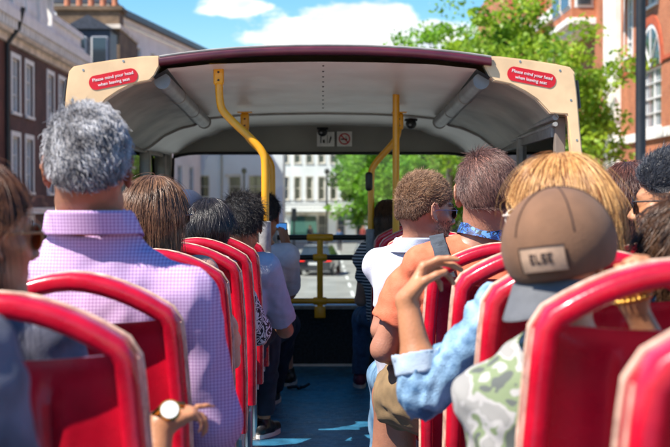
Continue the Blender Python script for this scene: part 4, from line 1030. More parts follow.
# ------------------------------------------------------------------ hair
def strands(name, F_, roots, m, parent, steps, seg, flow, rad=.00045, lift=(0, .004), curl=0, seed=0, h=None, taper=.25, stiff=.0, clump=0, var=.3):
    """hair grown from roots; each step follows flow(p, n, i) along the surface of the field"""
    rr = np.random.RandomState(seed); p = roots.copy(); n_ = len(p); pts = [p.copy()]
    off = rr.uniform(lift[0], lift[1], n_); L = rr.uniform(1-var, 1+var, n_)[:, None]; d_prev = None
    cl = rr.randint(0, max(1, n_//14), n_); cdir = rr.randn(max(1, n_//14), 3)
    ph = rr.uniform(0, 6.28, n_)
    for i in range(steps):
        g = F_.grad(p); d = flow(p, g, i)
        if clump: d = d+cdir[cl]*clump
        if curl: a = ph+i*.9; d = d+curl*(np.cos(a)[:, None]*np.cross(g, d)+np.sin(a)[:, None]*g)
        d /= np.linalg.norm(d, axis=1)[:, None]+1e-9
        if d_prev is not None and stiff: d = d*(1-stiff)+d_prev*stiff; d /= np.linalg.norm(d, axis=1)[:, None]+1e-9
        d_prev = d; q = p+d*seg*L
        if lift is not None and lift[1] < 1:
            dist = F_.samp(q); gg = F_.grad(q); tgt = off*min(1, (i+1)/3); push = np.clip(tgt-dist, 0, .02); q = q+gg*push[:, None]
        p = q; pts.append(p.copy())
    A = np.stack(pts, 1); k = A.shape[1]; base = np.array(rootloc(parent))
    hc = bpy.data.hair_curves.new(name); hc.add_curves([k]*n_)
    hc.position_data.foreach_set('vector', (A-base).astype(np.float32).ravel())
    at = hc.attributes.get('radius') or hc.attributes.new('radius', 'FLOAT', 'POINT')
    rd = np.tile(np.linspace(1, taper, k)*rad, n_)*np.repeat(rr.uniform(.7, 1.2, n_), k); at.data.foreach_set('value', rd.astype(np.float32))
    hc.materials.append(m); o = bpy.data.objects.new(name, hc); return link(o, parent)
def surf_roots(F_, n, seed=0, cond=None, jit=.002):
    rr = np.random.RandomState(seed); V, Fq = F_.mesh(); i = rr.randint(0, len(Fq), n*6); a = V[Fq[i, 0]]; b = V[Fq[i, 2]]; c = V[Fq[i, 1]]
    t = rr.rand(len(i), 1); q = a*t+b*(1-t); q = q*.7+c*.3
    if cond is not None: q = q[cond(q)]
    return q[:n]
def hair_shell_field(h, thick=.012, long=None, res=.005, back=0, top=0, hairline=(.045, .055), nape=-.045, side=.0, ear=True):
    """scalp volume; long = extra list of capsules (a, b, ra, rb) in head coordinates"""
    ext = .36 if long else .16
    F_ = Field(h.c-np.array([.2, .2, ext])*h.k, h.c+np.array([.2, .2, .18+top])*h.k, res); k = h.k
    F_.ell(h.P(0, -.012-back*.5, .034+top*.5), np.array([(.074+thick*.9+side)*h.w, .094+thick+back*.5, .088+thick+top*.5])*k, h.R, .01)
    F_.ell(h.P(0, -.047-back, .002), np.array([(.064+thick)*h.w, .060+thick, .064+thick])*k, h.R, .02)
    X = np.stack(np.meshgrid(*F_.ax, indexing='ij'), -1); q = h.local(X.reshape(-1, 3)).reshape(X.shape)
    # hairline: cut the face away by a slanted surface; cut under the nape
    yl = hairline[0]+np.clip(q[..., 2]-hairline[1], -1, .05)*1.2-.045*np.clip((hairline[1]-q[..., 2])/.06, 0, 1)
    cutf = (q[..., 1]-yl)*k; cutn = (nape-q[..., 2]+np.clip(q[..., 1], -.2, .0)*-.12)*k
    F_.f = np.maximum(F_.f, np.maximum(cutf, cutn)).astype(np.float32)
    if ear:
        for s_ in (-1, 1): F_.ell(h.P(s_*.088, -.004, -.012), np.array((.026, .022, .033))*k, h.R, .008, True)
    if long:
        for a, b, ra, rb in long: F_.cap(h.P(*a), h.P(*b), ra*k, rb*k, .03)
    return F_

def sunglasses(h, parent, lens_m, frame_m, big=1.0, wire=False, name='sunglasses'):
    b = MB(); r_ = .0022 if not wire else .0011
    def pt(x, y, z): return tuple(h.P(x, y, z))
    for s_ in (-1, 1):
        ring = [pt(s_*.033+.026*big*math.cos(t), .101-.25*abs(s_*.033+.026*math.cos(t))**1.0*.6, .004+.021*big*math.sin(t)*(1 if math.sin(t) > 0 else 1)) for t in [i/16*2*math.pi for i in range(16)]]
        b.tube(ring, r_, 6, closed=True)
        b.tube([pt(s_*.060, .094, .012), pt(s_*.076, .085, .013), pt(s_*.084, .03, .012), pt(s_*.083, -.005, .010), pt(s_*.082, -.02, -.004)], r_*1.1, 6)
    b.tube([pt(-.008, .103, .008), pt(0, .108, .010), pt(.008, .103, .008)], r_, 6)
    o = b.build(name, frame_m, parent, True)
    l = MB()
    for s_ in (-1, 1):
        n0 = len(l.v); ring = [pt(s_*.033+.026*big*math.cos(t), .1012-.25*abs(s_*.033+.026*math.cos(t))*.6, .004+.021*big*math.sin(t)) for t in [i/16*2*math.pi for i in range(16)]]
        l.add(ring+[tuple(np.array(h.P(0, .0015, 0))-h.c+np.array(p)) for p in ring], [tuple(range(16)), tuple(range(31, 15, -1))]+[(i, (i+1) % 16, 16+(i+1) % 16, 16+i) for i in range(16)])
    l.build('lens', lens_m, o); return o
LENS = mat('dark_lens', (.01, .01, .012), .08, var=.1); LENSO = mat('amber_lens', (.45, .07, .01), .12, var=.3, vs=20); WIRE = M['steel']; GOLD = mat('gold', (.75, .42, .08), .25, 1)

# ------------------------------------------------------------------ person
LASTF = [None]
def person(label, H, nb, pel, sw, cloth_m, skin_m, arms=(), legs=(), res=.007, group=None, torso=(.15, .105), neckr=.055, hide_torso=False, yaw=0, wr=(.006, 55), trouser=None, shorts=None, collar=None, shirt_name='shirt', sdrop=.045, shorts_m=None):
    """H Head, nb neck base, pel pelvis, sw half shoulder width, yaw torso heading.
    arms: dict(sh, el, wr, sleeve fraction, hand=dict) ; legs: dict(hip, kn, an, m, cover)"""
    nb = np.array(nb, float); pel = np.array(pel, float)
    t = thing('person', label, 'person', tuple(pel), group=group)
    pts = [H.c-.16, H.c+.16, pel-.2, pel+.2, nb-.1, nb+.1]
    ux = rotz(yaw)@np.array([1, 0, 0.]); 
    shs = []
    for s_ in (-1, 1): shs.append(nb+ux*s_*(sw-.045)-np.array([0, 0, sdrop]))
    for a in arms:
        for q in (a['el'], a['wr']): pts += [np.array(q)-.08, np.array(q)+.08]
        if 'hand' in a: pts += [np.array(a['wr'])-.2, np.array(a['wr'])+.2]
    for l in legs:
        for q in (l['kn'], l['an']): pts += [np.array(q)-.12, np.array(q)+.12]
    for q in shs: pts += [q-.1, q+.1]
    pts = np.array(pts); B = Field(pts.min(0), pts.max(0), res)
    head_field(B, H); neck_field(B, H, nb, neckr)
    Rt = rotz(yaw); ch = nb*.66+pel*.34-np.array([0, 0, .0]); ab = nb*.3+pel*.7
    def torso_f(F_, g):
        F_.ell(ch, (sw*.80+g, torso[1]+g, .20+g), Rt, .05); F_.ell(ab, (torso[0]+g, torso[1]+.01+g, .19+g), Rt, .06); F_.ell(pel, (.165+g, .12+g, .12+g), Rt, .05)
        for s_, q in zip((-1, 1), shs): F_.cap(nb-np.array([0, 0, max(.035, sdrop*.48)])+ux*s_*.04, q, .042+g, .052+g, .05)
    torso_f(B, 0)
    for a in arms:
        q = shs[0 if a['side'] < 0 else 1] if 'sh' not in a else np.array(a['sh']); a['_sh'] = q; ar = a.get('r', 1)
        B.cap(q, a['el'], .046*ar, .037*ar, .03); e = np.array(a['el']); w = np.array(a['wr'])
        B.cap(e, e*.65+w*.35, .037*ar, .037*ar, .02); B.cap(e*.65+w*.35, w, .037*ar, .0245*ar, .02)
        if 'hand' in a: hd = dict(a['hand']); B.cap(w, np.array(w)+np.array(hd['fwd'])/np.linalg.norm(hd['fwd'])*.02, .0245*ar, .02*ar, .012); hand_field(B, w, hd.pop('fwd'), hd.pop('pn'), hd.pop('side'), **hd)
    for l in legs:
        lr = l.get('r', 1); B.cap(l['hip'], l['kn'], .078*lr, .055*lr, .03); k_ = np.array(l['kn']); an = np.array(l['an']); B.cap(k_, k_*.65+an*.35, .052*lr, .054*lr, .03); B.cap(k_*.65+an*.35, an, .054*lr, .035*lr, .02)
    body = B.build('body', skin_m, t, 1)
    # shirt
    Sf = Field(pts.min(0)-.03, pts.max(0)+.03, max(res, .007)); torso_f(Sf, .012)
    for a in arms:
        fr = a.get('sleeve', .6); ar = a.get('r', 1); g = a.get('loose', .012); q = a['_sh']; e = np.array(a['el']); w = np.array(a['wr'])
        if fr <= 1: Sf.cap(q, q+(e-q)*fr, .048*ar+g, .043*ar+g*1.25, .03, cut=0)
        else:
            Sf.cap(q, e, .048*ar+g, .042*ar+g, .03); Sf.cap(e, e+(w-e)*(fr-1), .042*ar+g, (.042-.014*(fr-1))*ar+g, .025, cut=0)
    Sf.wrinkle(wr[0]*.8, wr[1], seed=int(abs(nb[0]*100)))
    if collar: nd0 = (H.P(0, -.02, -.05)-nb); nd0 /= np.linalg.norm(nd0); Sf.cap(nb-nd0*.04, nb+nd0*.022, neckr*1.45+.01, neckr*1.12+.012, .03, cut=0)
    # neckline
    nd = (H.P(0, -.02, -.05)-nb); nd /= np.linalg.norm(nd)
    c_ = .045 if collar else .004
    Sf.cap(nb+nd*(c_+neckr), nb+nd*.25, neckr*1.12+.003, neckr*1.25, .004, sub=True)
    LASTF[0] = Sf
    sh = Sf.build(shirt_name, cloth_m, t, 1)
    for a in arms:
        if a.get('cuff'):
            e = np.array(a['el']); w = np.array(a['wr']); fr = a['sleeve']-1; c0 = e+(w-e)*(fr-.08); c1 = e+(w-e)*(fr+.16)
            r0 = (.042-.014*fr)*a.get('r', 1)+a.get('loose', .012)
            Cf = Field(np.minimum(c0, c1)-.09, np.maximum(c0, c1)+.09, .004); Cf.cap(c0, c1, r0+.007, r0+.009, .004, cut=0)
            d = (c1-c0)/np.linalg.norm(c1-c0); sl, p = Cf.win(np.minimum(c0, c1)-.09, np.maximum(c0, c1)+.09, 0); Cf.smax(sl, (p-c0)@(-d), .004); Cf.wrinkle(.002, 60, 3); Cf.cap(c1-d*.01, c1+d*.1, r0+.002, r0+.004, .003, sub=True)
            Cf.build('cuff', a['cuff'], sh, 1)
    if collar:
        # stand collar: swept band round the neck, open at the front
        pts_ = []; nn = []; fw = Rt@np.array([0, 1, 0.])
        for i in range(25):
            an = R(-150+300*i/24)-math.pi/2; o = ux*math.cos(an)+(Rt@np.array([0, 1, 0.]))*math.sin(an); rr_ = neckr*1.12+.014
            pts_.append(nb+nd*(.020-.012*max(0, math.sin(an)))+o*rr_-np.array([0, 0, .012*max(0, math.sin(an))])); nn.append(Vector(o))
        b = MB(); n_ = 10; prof = [(.004, -.022), (.009, -.02), (.009, .0), (.002, .022), (-.003, .022), (.001, 0)]
        b.sweep([Vector(p) for p in pts_], nn, Vector(nd), prof); b.build('collar', collar, sh, True)
        b = MB(); prof = [(.012, .020), (.006, .026), (.000, .022), (.006, .012), (.020, -.026), (.026, -.030)]
        b.sweep([Vector(p) for p in pts_], nn, Vector(nd), prof); b.build('collar_fold', collar, sh, True)
    if trouser or shorts_m:
        mm = trouser or shorts_m
        Tf = Field(pts.min(0)-.03, pts.max(0)+.03, .009); Tf.ell(pel, (.18, .135, .12), Rt, .04)
        for l in legs:
            k_ = np.array(l['kn']); an = np.array(l['an']); hip = np.array(l['hip']); lr = l.get('r', 1); g = .016
            if trouser: Tf.cap(hip, k_, .082*lr+g, .060*lr+g, .03); Tf.cap(k_, k_+(an-k_)*.93, .062*lr+g, .045*lr+g, .03, cut=0)
            else: Tf.cap(hip, hip+(k_-hip)*l.get('cover', .8), .085*lr+g, .072*lr+g, .03, cut=0)
        Tf.wrinkle(.008, 45, 5); Tf.build('trousers' if trouser else 'shorts', mm, t, 1)
    for l in legs:
        if l.get('shoe'):
            an = np.array(l['an']); d = np.array(l.get('toe', (0, 1, 0)), float); d /= np.linalg.norm(d); fl = np.array([an[0], an[1], 0])
            Ff = Field(fl-.3, fl+np.array([.3, .3, .2]), .006); sd = np.cross(d, [0, 0, 1])
            Ff.cap(fl-d*.045+np.array([0, 0, .05]), fl+d*.05+np.array([0, 0, .048]), .036, .036, .02); Ff.cap(fl+d*.04+np.array([0, 0, .042]), fl+d*.17+np.array([0, 0, .034]), .038, .030, .03); Ff.cap(an*[1, 1, 0]+np.array([0, 0, .06]), an*[1, 1, 0]+np.array([0, 0, .10]), .04, .038, .02)
            sl, p = Ff.win(fl-.3, fl+.3, 0); Ff.smax(sl, .018-p[..., 2], .002)
            so = Ff.build('shoe', l['shoe'], t, 1); q = []
            for i in range(24):
                a_ = 2*math.pi*i/24; q.append(Vector(fl+d*(.062+.142*math.cos(a_))+sd*(.042*math.sin(a_)*(1+.12*math.cos(a_)))+np.array([0, 0, .002])))
            MB().poly(q, (0, 0, .022)).build('sole', l.get('sole', M['white']), so)
    return t, body, sh
def rad_out(p, h, k=.7):
    q = (p-h.c)*np.array([1, 1, 0]); q = q/(np.linalg.norm(q, axis=1)[:, None]+.01); return q*k*np.clip((p[:, 2]-h.c[2])/.08, 0, 1)[:, None]
def down(p): return np.tile(np.array([0, 0, -1.]), (len(p), 1))
def tang(d, g): return d-g*(d*g).sum(1)[:, None]
# ------------------------------------------------------------------ the passengers
def hair_add(t, F_, shell_m, strand_list):
    hs = F_.build('hair', shell_m, t, 1)
    for kw in strand_list: strands('strands', F_, parent=hs, **kw)
    return hs
def sh_m(name, c): return mat(name, c, .6, var=.45, vs=60, bump=.6, bs=220)

# --- P1 grey haired man in the purple checked shirt
h = Head(P(89, 172, 2.98), yaw=R(3), sc_=1.0, w=1.06)
purple = check_mat('purple_check', (.40, .22, .44), (.74, .56, .78), .0072, .40)
nb = np.array(P(93, 229, 3.0)); pel = np.array([-.50, 3.12, .50])
t, body, shirt = person('grey-haired man in a purple checked shirt, seen from behind', h, nb, pel, .245, purple, SK['brown'], torso=(.19, .14), neckr=.061, yaw=R(-2), wr=(.007, 38),
   arms=[dict(side=1, el=(P(212, 420, 3.05)), wr=(-.28, 3.32, .56), sleeve=1.9, r=1.15, loose=.015), dict(side=-1, el=(-.80, 3.05, .78), wr=(-.7, 3.35, .66), sleeve=1.9, r=1.2)], collar=purple, sdrop=.15)
F_ = hair_shell_field(h, .006, top=.014, nape=-.058, hairline=(.055, .05))
def fl_fluff(comb, up=.8, dn=.6):
    def f(p, g, i): return g*up+tang(np.tile(np.array(comb, float), (len(p), 1)), g)*dn
    return f
gr = hairmat('grey_hair', (.035, .03, .035), (.66, .65, .66), ns=26, mixn=.75); gr_d = hairmat('dark_grey_hair', (.02, .016, .018), (.36, .34, .35), ns=30, mixn=.7)
rt = surf_roots(F_, 9000, 1)
loc = h.local(rt); lowm = (loc[:, 2] < .02+.03*NR.randn(len(loc))) | ((NR.rand(len(loc)) < .2))
hs = F_.build('hair', sh_m('grey_scalp', (.16, .15, .155)), t, 1)
strands('strands', F_, rt[~lowm], gr, hs, 5, .0055, fl_fluff((.5, -.2, -.5), .0, 1.), rad=.0010, curl=.5, seed=1, clump=.14, lift=(.000, .0022), stiff=.3)
strands('strands', F_, rt[lowm], gr_d, hs, 4, .004, fl_fluff((.1, -.2, -1), .05, .9), rad=.0009, curl=.3, seed=2, clump=.25, lift=(.000, .003))

# --- P2 woman at the left edge, amber sunglasses
h = Head(P(-22, 240, 2.42), yaw=R(-48), sc_=1.0)
nb = np.array(P(-42, 312, 2.42)); pel = np.array([-.62, 2.55, .5])
greyk = cloth('dark_grey_jacket', (.10, .10, .14), .5, vs=12, c2=(.20, .20, .26))
t, body, _ = person('brown-haired woman with amber sunglasses cut off by the left edge', h, nb, pel, .19, greyk, SK['tan'], neckr=.048,
   arms=[dict(side=1, el=P(140, 560, 2.42), wr=P(160, 424, 2.5), sleeve=.5, hand=dict(fwd=(.10, .05, .030), pn=(.2, .1, -1), side=-1, sc_=.70, curl=((.15, .1, .1), (.7, .9, .6), (.8, 1., .7), (.9, 1., .7)), thumb=.3, spread=.1))])
F_ = hair_shell_field(h, .016, long=[((0, -.05, -.02), (0, -.05, -.16), .085, .07)], nape=-.3)
bh = hairmat('brown_hair', (.035, .014, .007), (.17, .07, .032))
hair_add(t, F_, sh_m('brown_scalp', (.07, .03, .015)), [dict(roots=surf_roots(F_, 3500, 4), m=bh, steps=9, seg=.014, flow=lambda p, g, i: tang(down(p)+rad_out(p, h), g), rad=.0007, seed=4, lift=(.0, .005), clump=.12)])
sunglasses(h, t, LENSO, mat('tortoise', (.5, .25, .08), .3), 1.05)
w = P(171, 411, 2.46)
bb = MB(); bb.tube([P(151, 418, 2.50), P(160, 409, 2.47), P(172, 404, 2.46), P(184, 406, 2.47)], .006, 6)
wt = bb.build('wristwatch', GOLD, t, True)
q = MB(); q.tube([w+Vector((0, -.012, 0)), w+Vector((0, -.024, .006))], .0155, 18); MB().tube([w+Vector((0, -.011, 0)), w+Vector((0, -.0225, .006))], .018, 20).build('watch_case', GOLD, wt, True); q.build('watch_face', mat('glare_white_dial', (.9, .9, .9), .15, 0), wt, True)  # glare on the watch is painted in: dial coloured near white
# --- P0 shoulder in a dark grey jacket, bottom left
h = Head((-.56, 1.62, 1.27), yaw=0); nb = np.array((-.59, 1.60, 1.06)); pel = np.array([-.60, 1.72, .5])
blu = cloth('slate_grey_jacket', (.055, .06, .085), .3, vs=9, c2=(.14, .15, .20))
t, body, _ = person('passenger in a slate grey jacket whose blurred shoulder fills the lower left corner', h, nb, pel, .225, blu, SK['fair'], torso=(.17, .12), wr=(.012, 40), sdrop=.05,
   arms=[dict(side=1, el=(-.355, 1.66, .74), wr=(-.40, 1.95, .68), sleeve=1.9, r=1.15)])
F_ = hair_shell_field(h, .014); hair_add(t, F_, sh_m('dark_scalp', (.03, .02, .015)), [])

# --- P3 woman with long brown hair
h = Head(P(157, 219, 4.42), yaw=R(-32), sc_=1.0)
nb = np.array(P(153, 262, 4.42)); pel = np.array([-.52, 4.5, .5])
t, body, _ = person('woman with long straight brown hair in the left aisle row', h, nb, pel, .19, cloth('peach_top', (.55, .30, .22)), SK['pale'], neckr=.046,
   arms=[dict(side=1, el=(-.31, 4.5, .80), wr=(-.30, 4.75, .66), sleeve=.4)])
F_ = hair_shell_field(h, .016, long=[((0, -.045, .0), (.0, -.06, -.20), .080, .072), ((-.04, -.02, 0), (-.05, -.03, -.18), .05, .04), ((.04, -.02, 0), (.05, -.03, -.18), .05, .04)], nape=-.3, hairline=(.05, .045), ear=False)
b3 = hairmat('chestnut_hair', (.045, .018, .009), (.38, .20, .11)); b3.node_tree.nodes['Principled BSDF'].inputs['Roughness'].default_value = .25
hair_add(t, F_, sh_m('chestnut_scalp', (.10, .045, .022)), [dict(roots=surf_roots(F_, 7500, 5), m=b3, steps=12, seg=.013, flow=lambda p, g, i: tang(down(p)+rad_out(p, h), g), rad=.0006, seed=4, lift=(.0, .004), clump=.07)])
sunglasses(h, t, LENS, M['black'])

# --- P4 short dark bob
h = Head(P(211, 231, 5.78), yaw=R(-12), sc_=.98)
nb = np.array(P(204, 266, 5.78)); pel = np.array([-.49, 5.8, .5])
dress = blotch_mat('black_white_print', [(.02, .02, .02), (.75, .73, .70), (.03, .03, .03), (.7, .7, .68)], 26)
jeans = cloth('dark_navy_denim', (.012, .018, .035), .4, vs=14); 
t, body, _ = person('woman with a short glossy dark bob and black and white print dress', h, nb, pel, .155, dress, SK['fair'], neckr=.045,
   arms=[dict(side=1, el=P(256, 330, 6.0), wr=P(262, 340, 6.25), sleeve=1.1, loose=.02)], legs=[dict(hip=(-.42, 5.85, .48), kn=(-.36, 6.22, .50), an=(-.38, 6.2, .12), r=1)], shorts_m=dress)
F_ = hair_shell_field(h, .018, long=[((0, -.05, -.0), (0, -.05, -.07), .085, .070)], nape=-.10, back=.01, ear=False, hairline=(.03, .05))
b4 = hairmat('near_black_hair', (.005, .004, .005), (.05, .04, .038), .25, spec=.6)
hair_add(t, F_, sh_m('black_scalp', (.012, .01, .01)), [dict(roots=surf_roots(F_, 5200, 6), m=b4, steps=8, seg=.010, flow=lambda p, g, i: tang(down(p)+rad_out(p, h)+h_dir*.25, g), rad=.0006, seed=4, lift=(.0, .004), clump=.14, curl=.0)]) if (globals().__setitem__('h_dir', np.array([.5, -.3, 0])) is None) else None

# --- P5 black tousled hair, light shirt with arm on the aisle side
h = Head(P(243, 226, 6.55), yaw=R(-5), sc_=1.05)
nb = np.array(P(239, 258, 6.55)); pel = np.array([-.45, 6.6, .5])
t, body, _ = person('man with tousled black hair and pale blue T-shirt behind the yellow pole', h, nb, pel, .17, cloth('pale_blue_tee', (.42, .45, .52)), SK['tan'], neckr=.05, wr=(.006, 45),
   arms=[dict(side=1, el=P(285, 330, 6.75), wr=(-.22, 7.0, .62), sleeve=.85, loose=.022)], legs=[dict(hip=(-.38, 6.65, .5), kn=P(267, 322, 7.05), an=(-.30, 7.15, .09), shoe=M['black'], toe=(.35, 1, 0))], trouser=jeans)
F_ = hair_shell_field(h, .018, top=.008, back=.01)
b5 = hairmat('black_hair', (.004, .003, .004), (.03, .024, .022), .35)
hair_add(t, F_, sh_m('black_scalp', (.01, .009, .009)), [dict(roots=surf_roots(F_, 3500, 7), m=b5, steps=6, seg=.007, flow=fl_fluff((.3, -.4, -.5), .3, .8), rad=.0007, seed=4, lift=(.0, .010), clump=.4, curl=.2)])

# --- P6 man filming with a phone
h = Head(P(264, 218, 7.55), yaw=R(-14), sc_=1.0)
nb = np.array(P(261, 248, 7.55)); pel = np.array([-.40, 7.6, .5])
t, body, _ = person('man in a grey T-shirt holding up a phone near the front rail', h, nb, pel, .18, cloth('light_grey_tee', (.50, .47, .46)), SK['brown'], neckr=.05,
   arms=[dict(side=1, el=P(289, 292, 7.8), wr=P(286, 244, 8.12), sleeve=.85, r=1.05, loose=.02, hand=dict(fwd=(-.02, .02, .08), pn=(-.5, .3, 0), side=1, curl=(.5, .6, .7, .8)))],
   legs=[dict(hip=(-.33, 7.65, .5), kn=P(285, 325, 8.15), an=P(272, 392, 8.35)*1.0, r=1.1, shoe=M['black'], toe=(.1, 1, 0)), dict(hip=(-.48, 7.65, .5), kn=(-.42, 8.1, .52), an=(-.40, 8.2, .1), shoe=M['black'])], trouser=jeans)
F_ = hair_shell_field(h, .014); hair_add(t, F_, sh_m('black_scalp', (.01, .009, .009)), [dict(roots=surf_roots(F_, 2500, 8), m=b5, steps=4, seg=.006, flow=fl_fluff((.1, -.3, -.9), .4, .8), rad=.0008, seed=4, lift=(.0, .008), clump=.3)])
c = P(281, 226.5, 8.14)
ph = thing('phone', 'blue-screened phone held up in the hand of the man at the front', 'phone', c)
MB().box(c+Vector((-.036, -.004, -.022)), c+Vector((.036, .004, .022)), .003).build('phone_case', M['black'], ph)
scm = bpy.data.materials.new('phone_screen'); _n, _b = _nt(scm); _b.inputs['Base Color'].default_value = (.02, .05, .12, 1); _b.inputs['Emission Color'].default_value = (.05, .22, .6, 1); _b.inputs['Emission Strength'].default_value = .5
MB().box(c+Vector((-.032, -.0055, -.018)), c+Vector((.032, -.0042, .018))).build('screen', scm, ph)
# --- bare legged passenger further forward on the left
h = Head(P(239, 232, 8.75), yaw=R(-5), sc_=.92)
t, body, _ = person('bare-legged passenger in the front left seat, mostly hidden by others', h, (-.50, 8.72, .86), (-.48, 8.8, .5), .17, cloth('charcoal_top', (.06, .06, .07)), SK['pale'], neckr=.045,
   arms=[dict(side=1, el=(-.33, 8.8, .62), wr=(-.34, 9.05, .55), sleeve=.6)], legs=[dict(hip=(-.40, 8.85, .47), kn=P(284, 322, 9.1), an=P(289, 372, 9.2), r=.8, shoe=M['black'], toe=(.1, 1, 0))], shorts_m=cloth('denim_shorts', (.05, .08, .14)))
F_ = hair_shell_field(h, .014); hair_add(t, F_, sh_m('black_scalp', (.02, .012, .009)), [])
# --- cap wearer glimpsed between the brown haired woman and the bob
h = Head(P(187, 216, 7.1), yaw=R(-10), sc_=.98)
t, body, _ = person('passenger in a navy cap glimpsed between two heads on the left', h, P(184, 250, 7.1), (-.70, 7.2, .5), .18, cloth('navy_top', (.03, .05, .1)), SK['fair'])
F_ = hair_shell_field(h, .014, nape=-.06); hair_add(t, F_, sh_m('brown_scalp2', (.08, .04, .02)), [])
Cf = Field(h.c-.2, h.c+.25, .006); Cf.ell(h.P(0, -.01, .045), (.094, .113, .092), h.R, .01); sl, p = Cf.win(h.c-.3, h.c+.3, 0); Cf.smax(sl, -(h.local(p.reshape(-1, 3))[:, 2].reshape(p.shape[:3])-.035), .003); Cf.ell(h.P(0, .13, .035), (.07, .06, .007), h.R, .006); Cf.build('cap', cloth('navy_cap', (.02, .035, .08)), t)

# --- R1 brown haired woman by the right poles
h = Head(P(388, 221, 8.55), yaw=R(6), sc_=.97)
stripe = mat('striped_top', (.03, .03, .035), .8, var=.5)
nts = stripe.node_tree; wv = nts.nodes.new('ShaderNodeTexWave'); wv.bands_direction = 'Z'; wv.inputs['Scale'].default_value = 16; nts.links.new(coords(nts), wv.inputs['Vector'])
rp = nts.nodes.new('ShaderNodeValToRGB'); rp.color_ramp.interpolation = 'CONSTANT'; rp.color_ramp.elements[0].color = (.02, .02, .03, 1); rp.color_ramp.elements[1].color = (.6, .58, .55, 1); rp.color_ramp.elements[1].position = .6
nts.links.new(wv.outputs['Fac'], rp.inputs[0]); nts.links.new(rp.outputs[0], nts.nodes['Principled BSDF'].inputs['Base Color'])
t, body, _ = person('long brown-haired woman in a striped top behind the straight yellow pole', h, P(388, 252, 8.55), (.45, 8.6, .5), .20, stripe, SK['fair'], neckr=.045,
   arms=[dict(side=-1, sh=P(368, 250, 8.55), el=P(361, 300, 8.7), wr=(.28, 9.0, .6), sleeve=.6)], legs=[dict(hip=(.34, 8.65, .5), kn=P(363, 316, 9.05), an=P(360, 378, 9.1), r=.8, shoe=mat('plum_shoe', (.12, .02, .05), .6))], trouser=cloth('blue_jeans', (.04, .09, .18), .3))
F_ = hair_shell_field(h, .016, long=[((0, -.045, .0), (0, -.055, -.24), .085, .09)], nape=-.3, ear=False, hairline=(.04, .05))
b6 = hairmat('dark_brown_hair', (.025, .012, .008), (.16, .075, .035))
hair_add(t, F_, sh_m('dbrown_scalp', (.04, .02, .012)), [dict(roots=surf_roots(F_, 4000, 15), m=b6, steps=10, seg=.014, flow=lambda p, g, i: tang(down(p)+rad_out(p, h), g), rad=.0009, seed=4, lift=(.0, .005), clump=.08)])

# --- R2 man in the white shirt, looking right
h = Head(P(426, 213, 5.0), yaw=R(-64), pitch=R(-3), sc_=1.01)
nb = np.array(P(417, 249, 5.02)); pel = np.array([.38, 5.1, .52])
whs = cloth('white_tee', (.52, .53, .60), .05, sheen=.1)
jn = cloth('light_blue_denim', (.08, .20, .36), .35, vs=16, c2=(.20, .36, .52))
t, body, shirt = person('bearded man in a white shirt and glasses looking to the right', h, nb, pel, .182, whs, SK['pink'], torso=(.17, .12), neckr=.054, yaw=R(-14), wr=(.008, 34), res=.006,
   arms=[dict(side=-1, sh=P(391, 280, 5.0), el=P(382, 330, 5.0), wr=P(388, 350, 5.35), sleeve=.62, loose=.010, r=1.0), dict(side=1, el=(.58, 5.15, .75), wr=(.45, 5.4, .66), sleeve=.6)], collar=cloth('pale_blue_collar', (.42, .47, .60)), sdrop=.06,
   legs=[dict(hip=(.28, 5.15, .55), kn=P(386, 378, 5.45), an=P(384, 490, 5.6), r=.9, shoe=M['black'])], trouser=jn)
F_ = hair_shell_field(h, .006, top=.018, hairline=(.062, .05), nape=-.035)
b7 = hairmat('light_brown_hair', (.10, .045, .022), (.50, .30, .17), .35); b7s = hairmat('dark_side_hair', (.04, .018, .01), (.20, .10, .055), .4)
rt = surf_roots(F_, 12000, 21); loc = h.local(rt); up = loc[:, 2] > .045+.015*NR.randn(len(loc))
hs = F_.build('hair', sh_m('lbrown_scalp', (.14, .07, .035)), t, 1)
strands('strands', F_, rt[up], b7, hs, 4, .0045, fl_fluff((.6, .5, .1), .25, .8), rad=.0007, curl=.45, seed=1, clump=.4, lift=(.0, .006))
strands('strands', F_, rt[~up], b7s, hs, 3, .0035, fl_fluff((.1, .0, -1), .2, .8), rad=.0006, curl=.3, seed=2, clump=.3, lift=(.0, .005))
# beard stubble on the jaw
Bf = Field(h.c-.16, h.c+.16, .005); head_field(Bf, h)
rt = surf_roots(Bf, 9000, 22); loc = h.local(rt)
bm_ = (loc[:, 2] < -.022-.25*np.clip(loc[:, 1]-.03, 0, .1)*0) & (loc[:, 1] > -.012) & (loc[:, 2] > -.115) & ~((np.abs(loc[:, 0]) < .022) & (loc[:, 2] > -.073) & (loc[:, 2] < -.046)) & ((loc[:, 2] < -.036) | (np.abs(loc[:, 0]) > .045))
strands('beard', Bf, rt[bm_], b7s, body, 2, .003, fl_fluff((0, 0, -1), .7, .7), rad=.0005, seed=3, lift=(0, .003))
sunglasses(h, t, LENS, WIRE, .95, wire=True)
eyeb = surf_roots(Bf, 20000, 23); loc = h.local(eyeb); e_ = (np.abs(loc[:, 2]-.030) < .005) & (loc[:, 1] > .06) & (np.abs(np.abs(loc[:, 0])-.033) < .018)
strands('eyebrow', Bf, eyeb[e_], b7s, body, 2, .004, fl_fluff((0, 0, .2), .7, .5), rad=.0005, seed=3, lift=(0, .003))

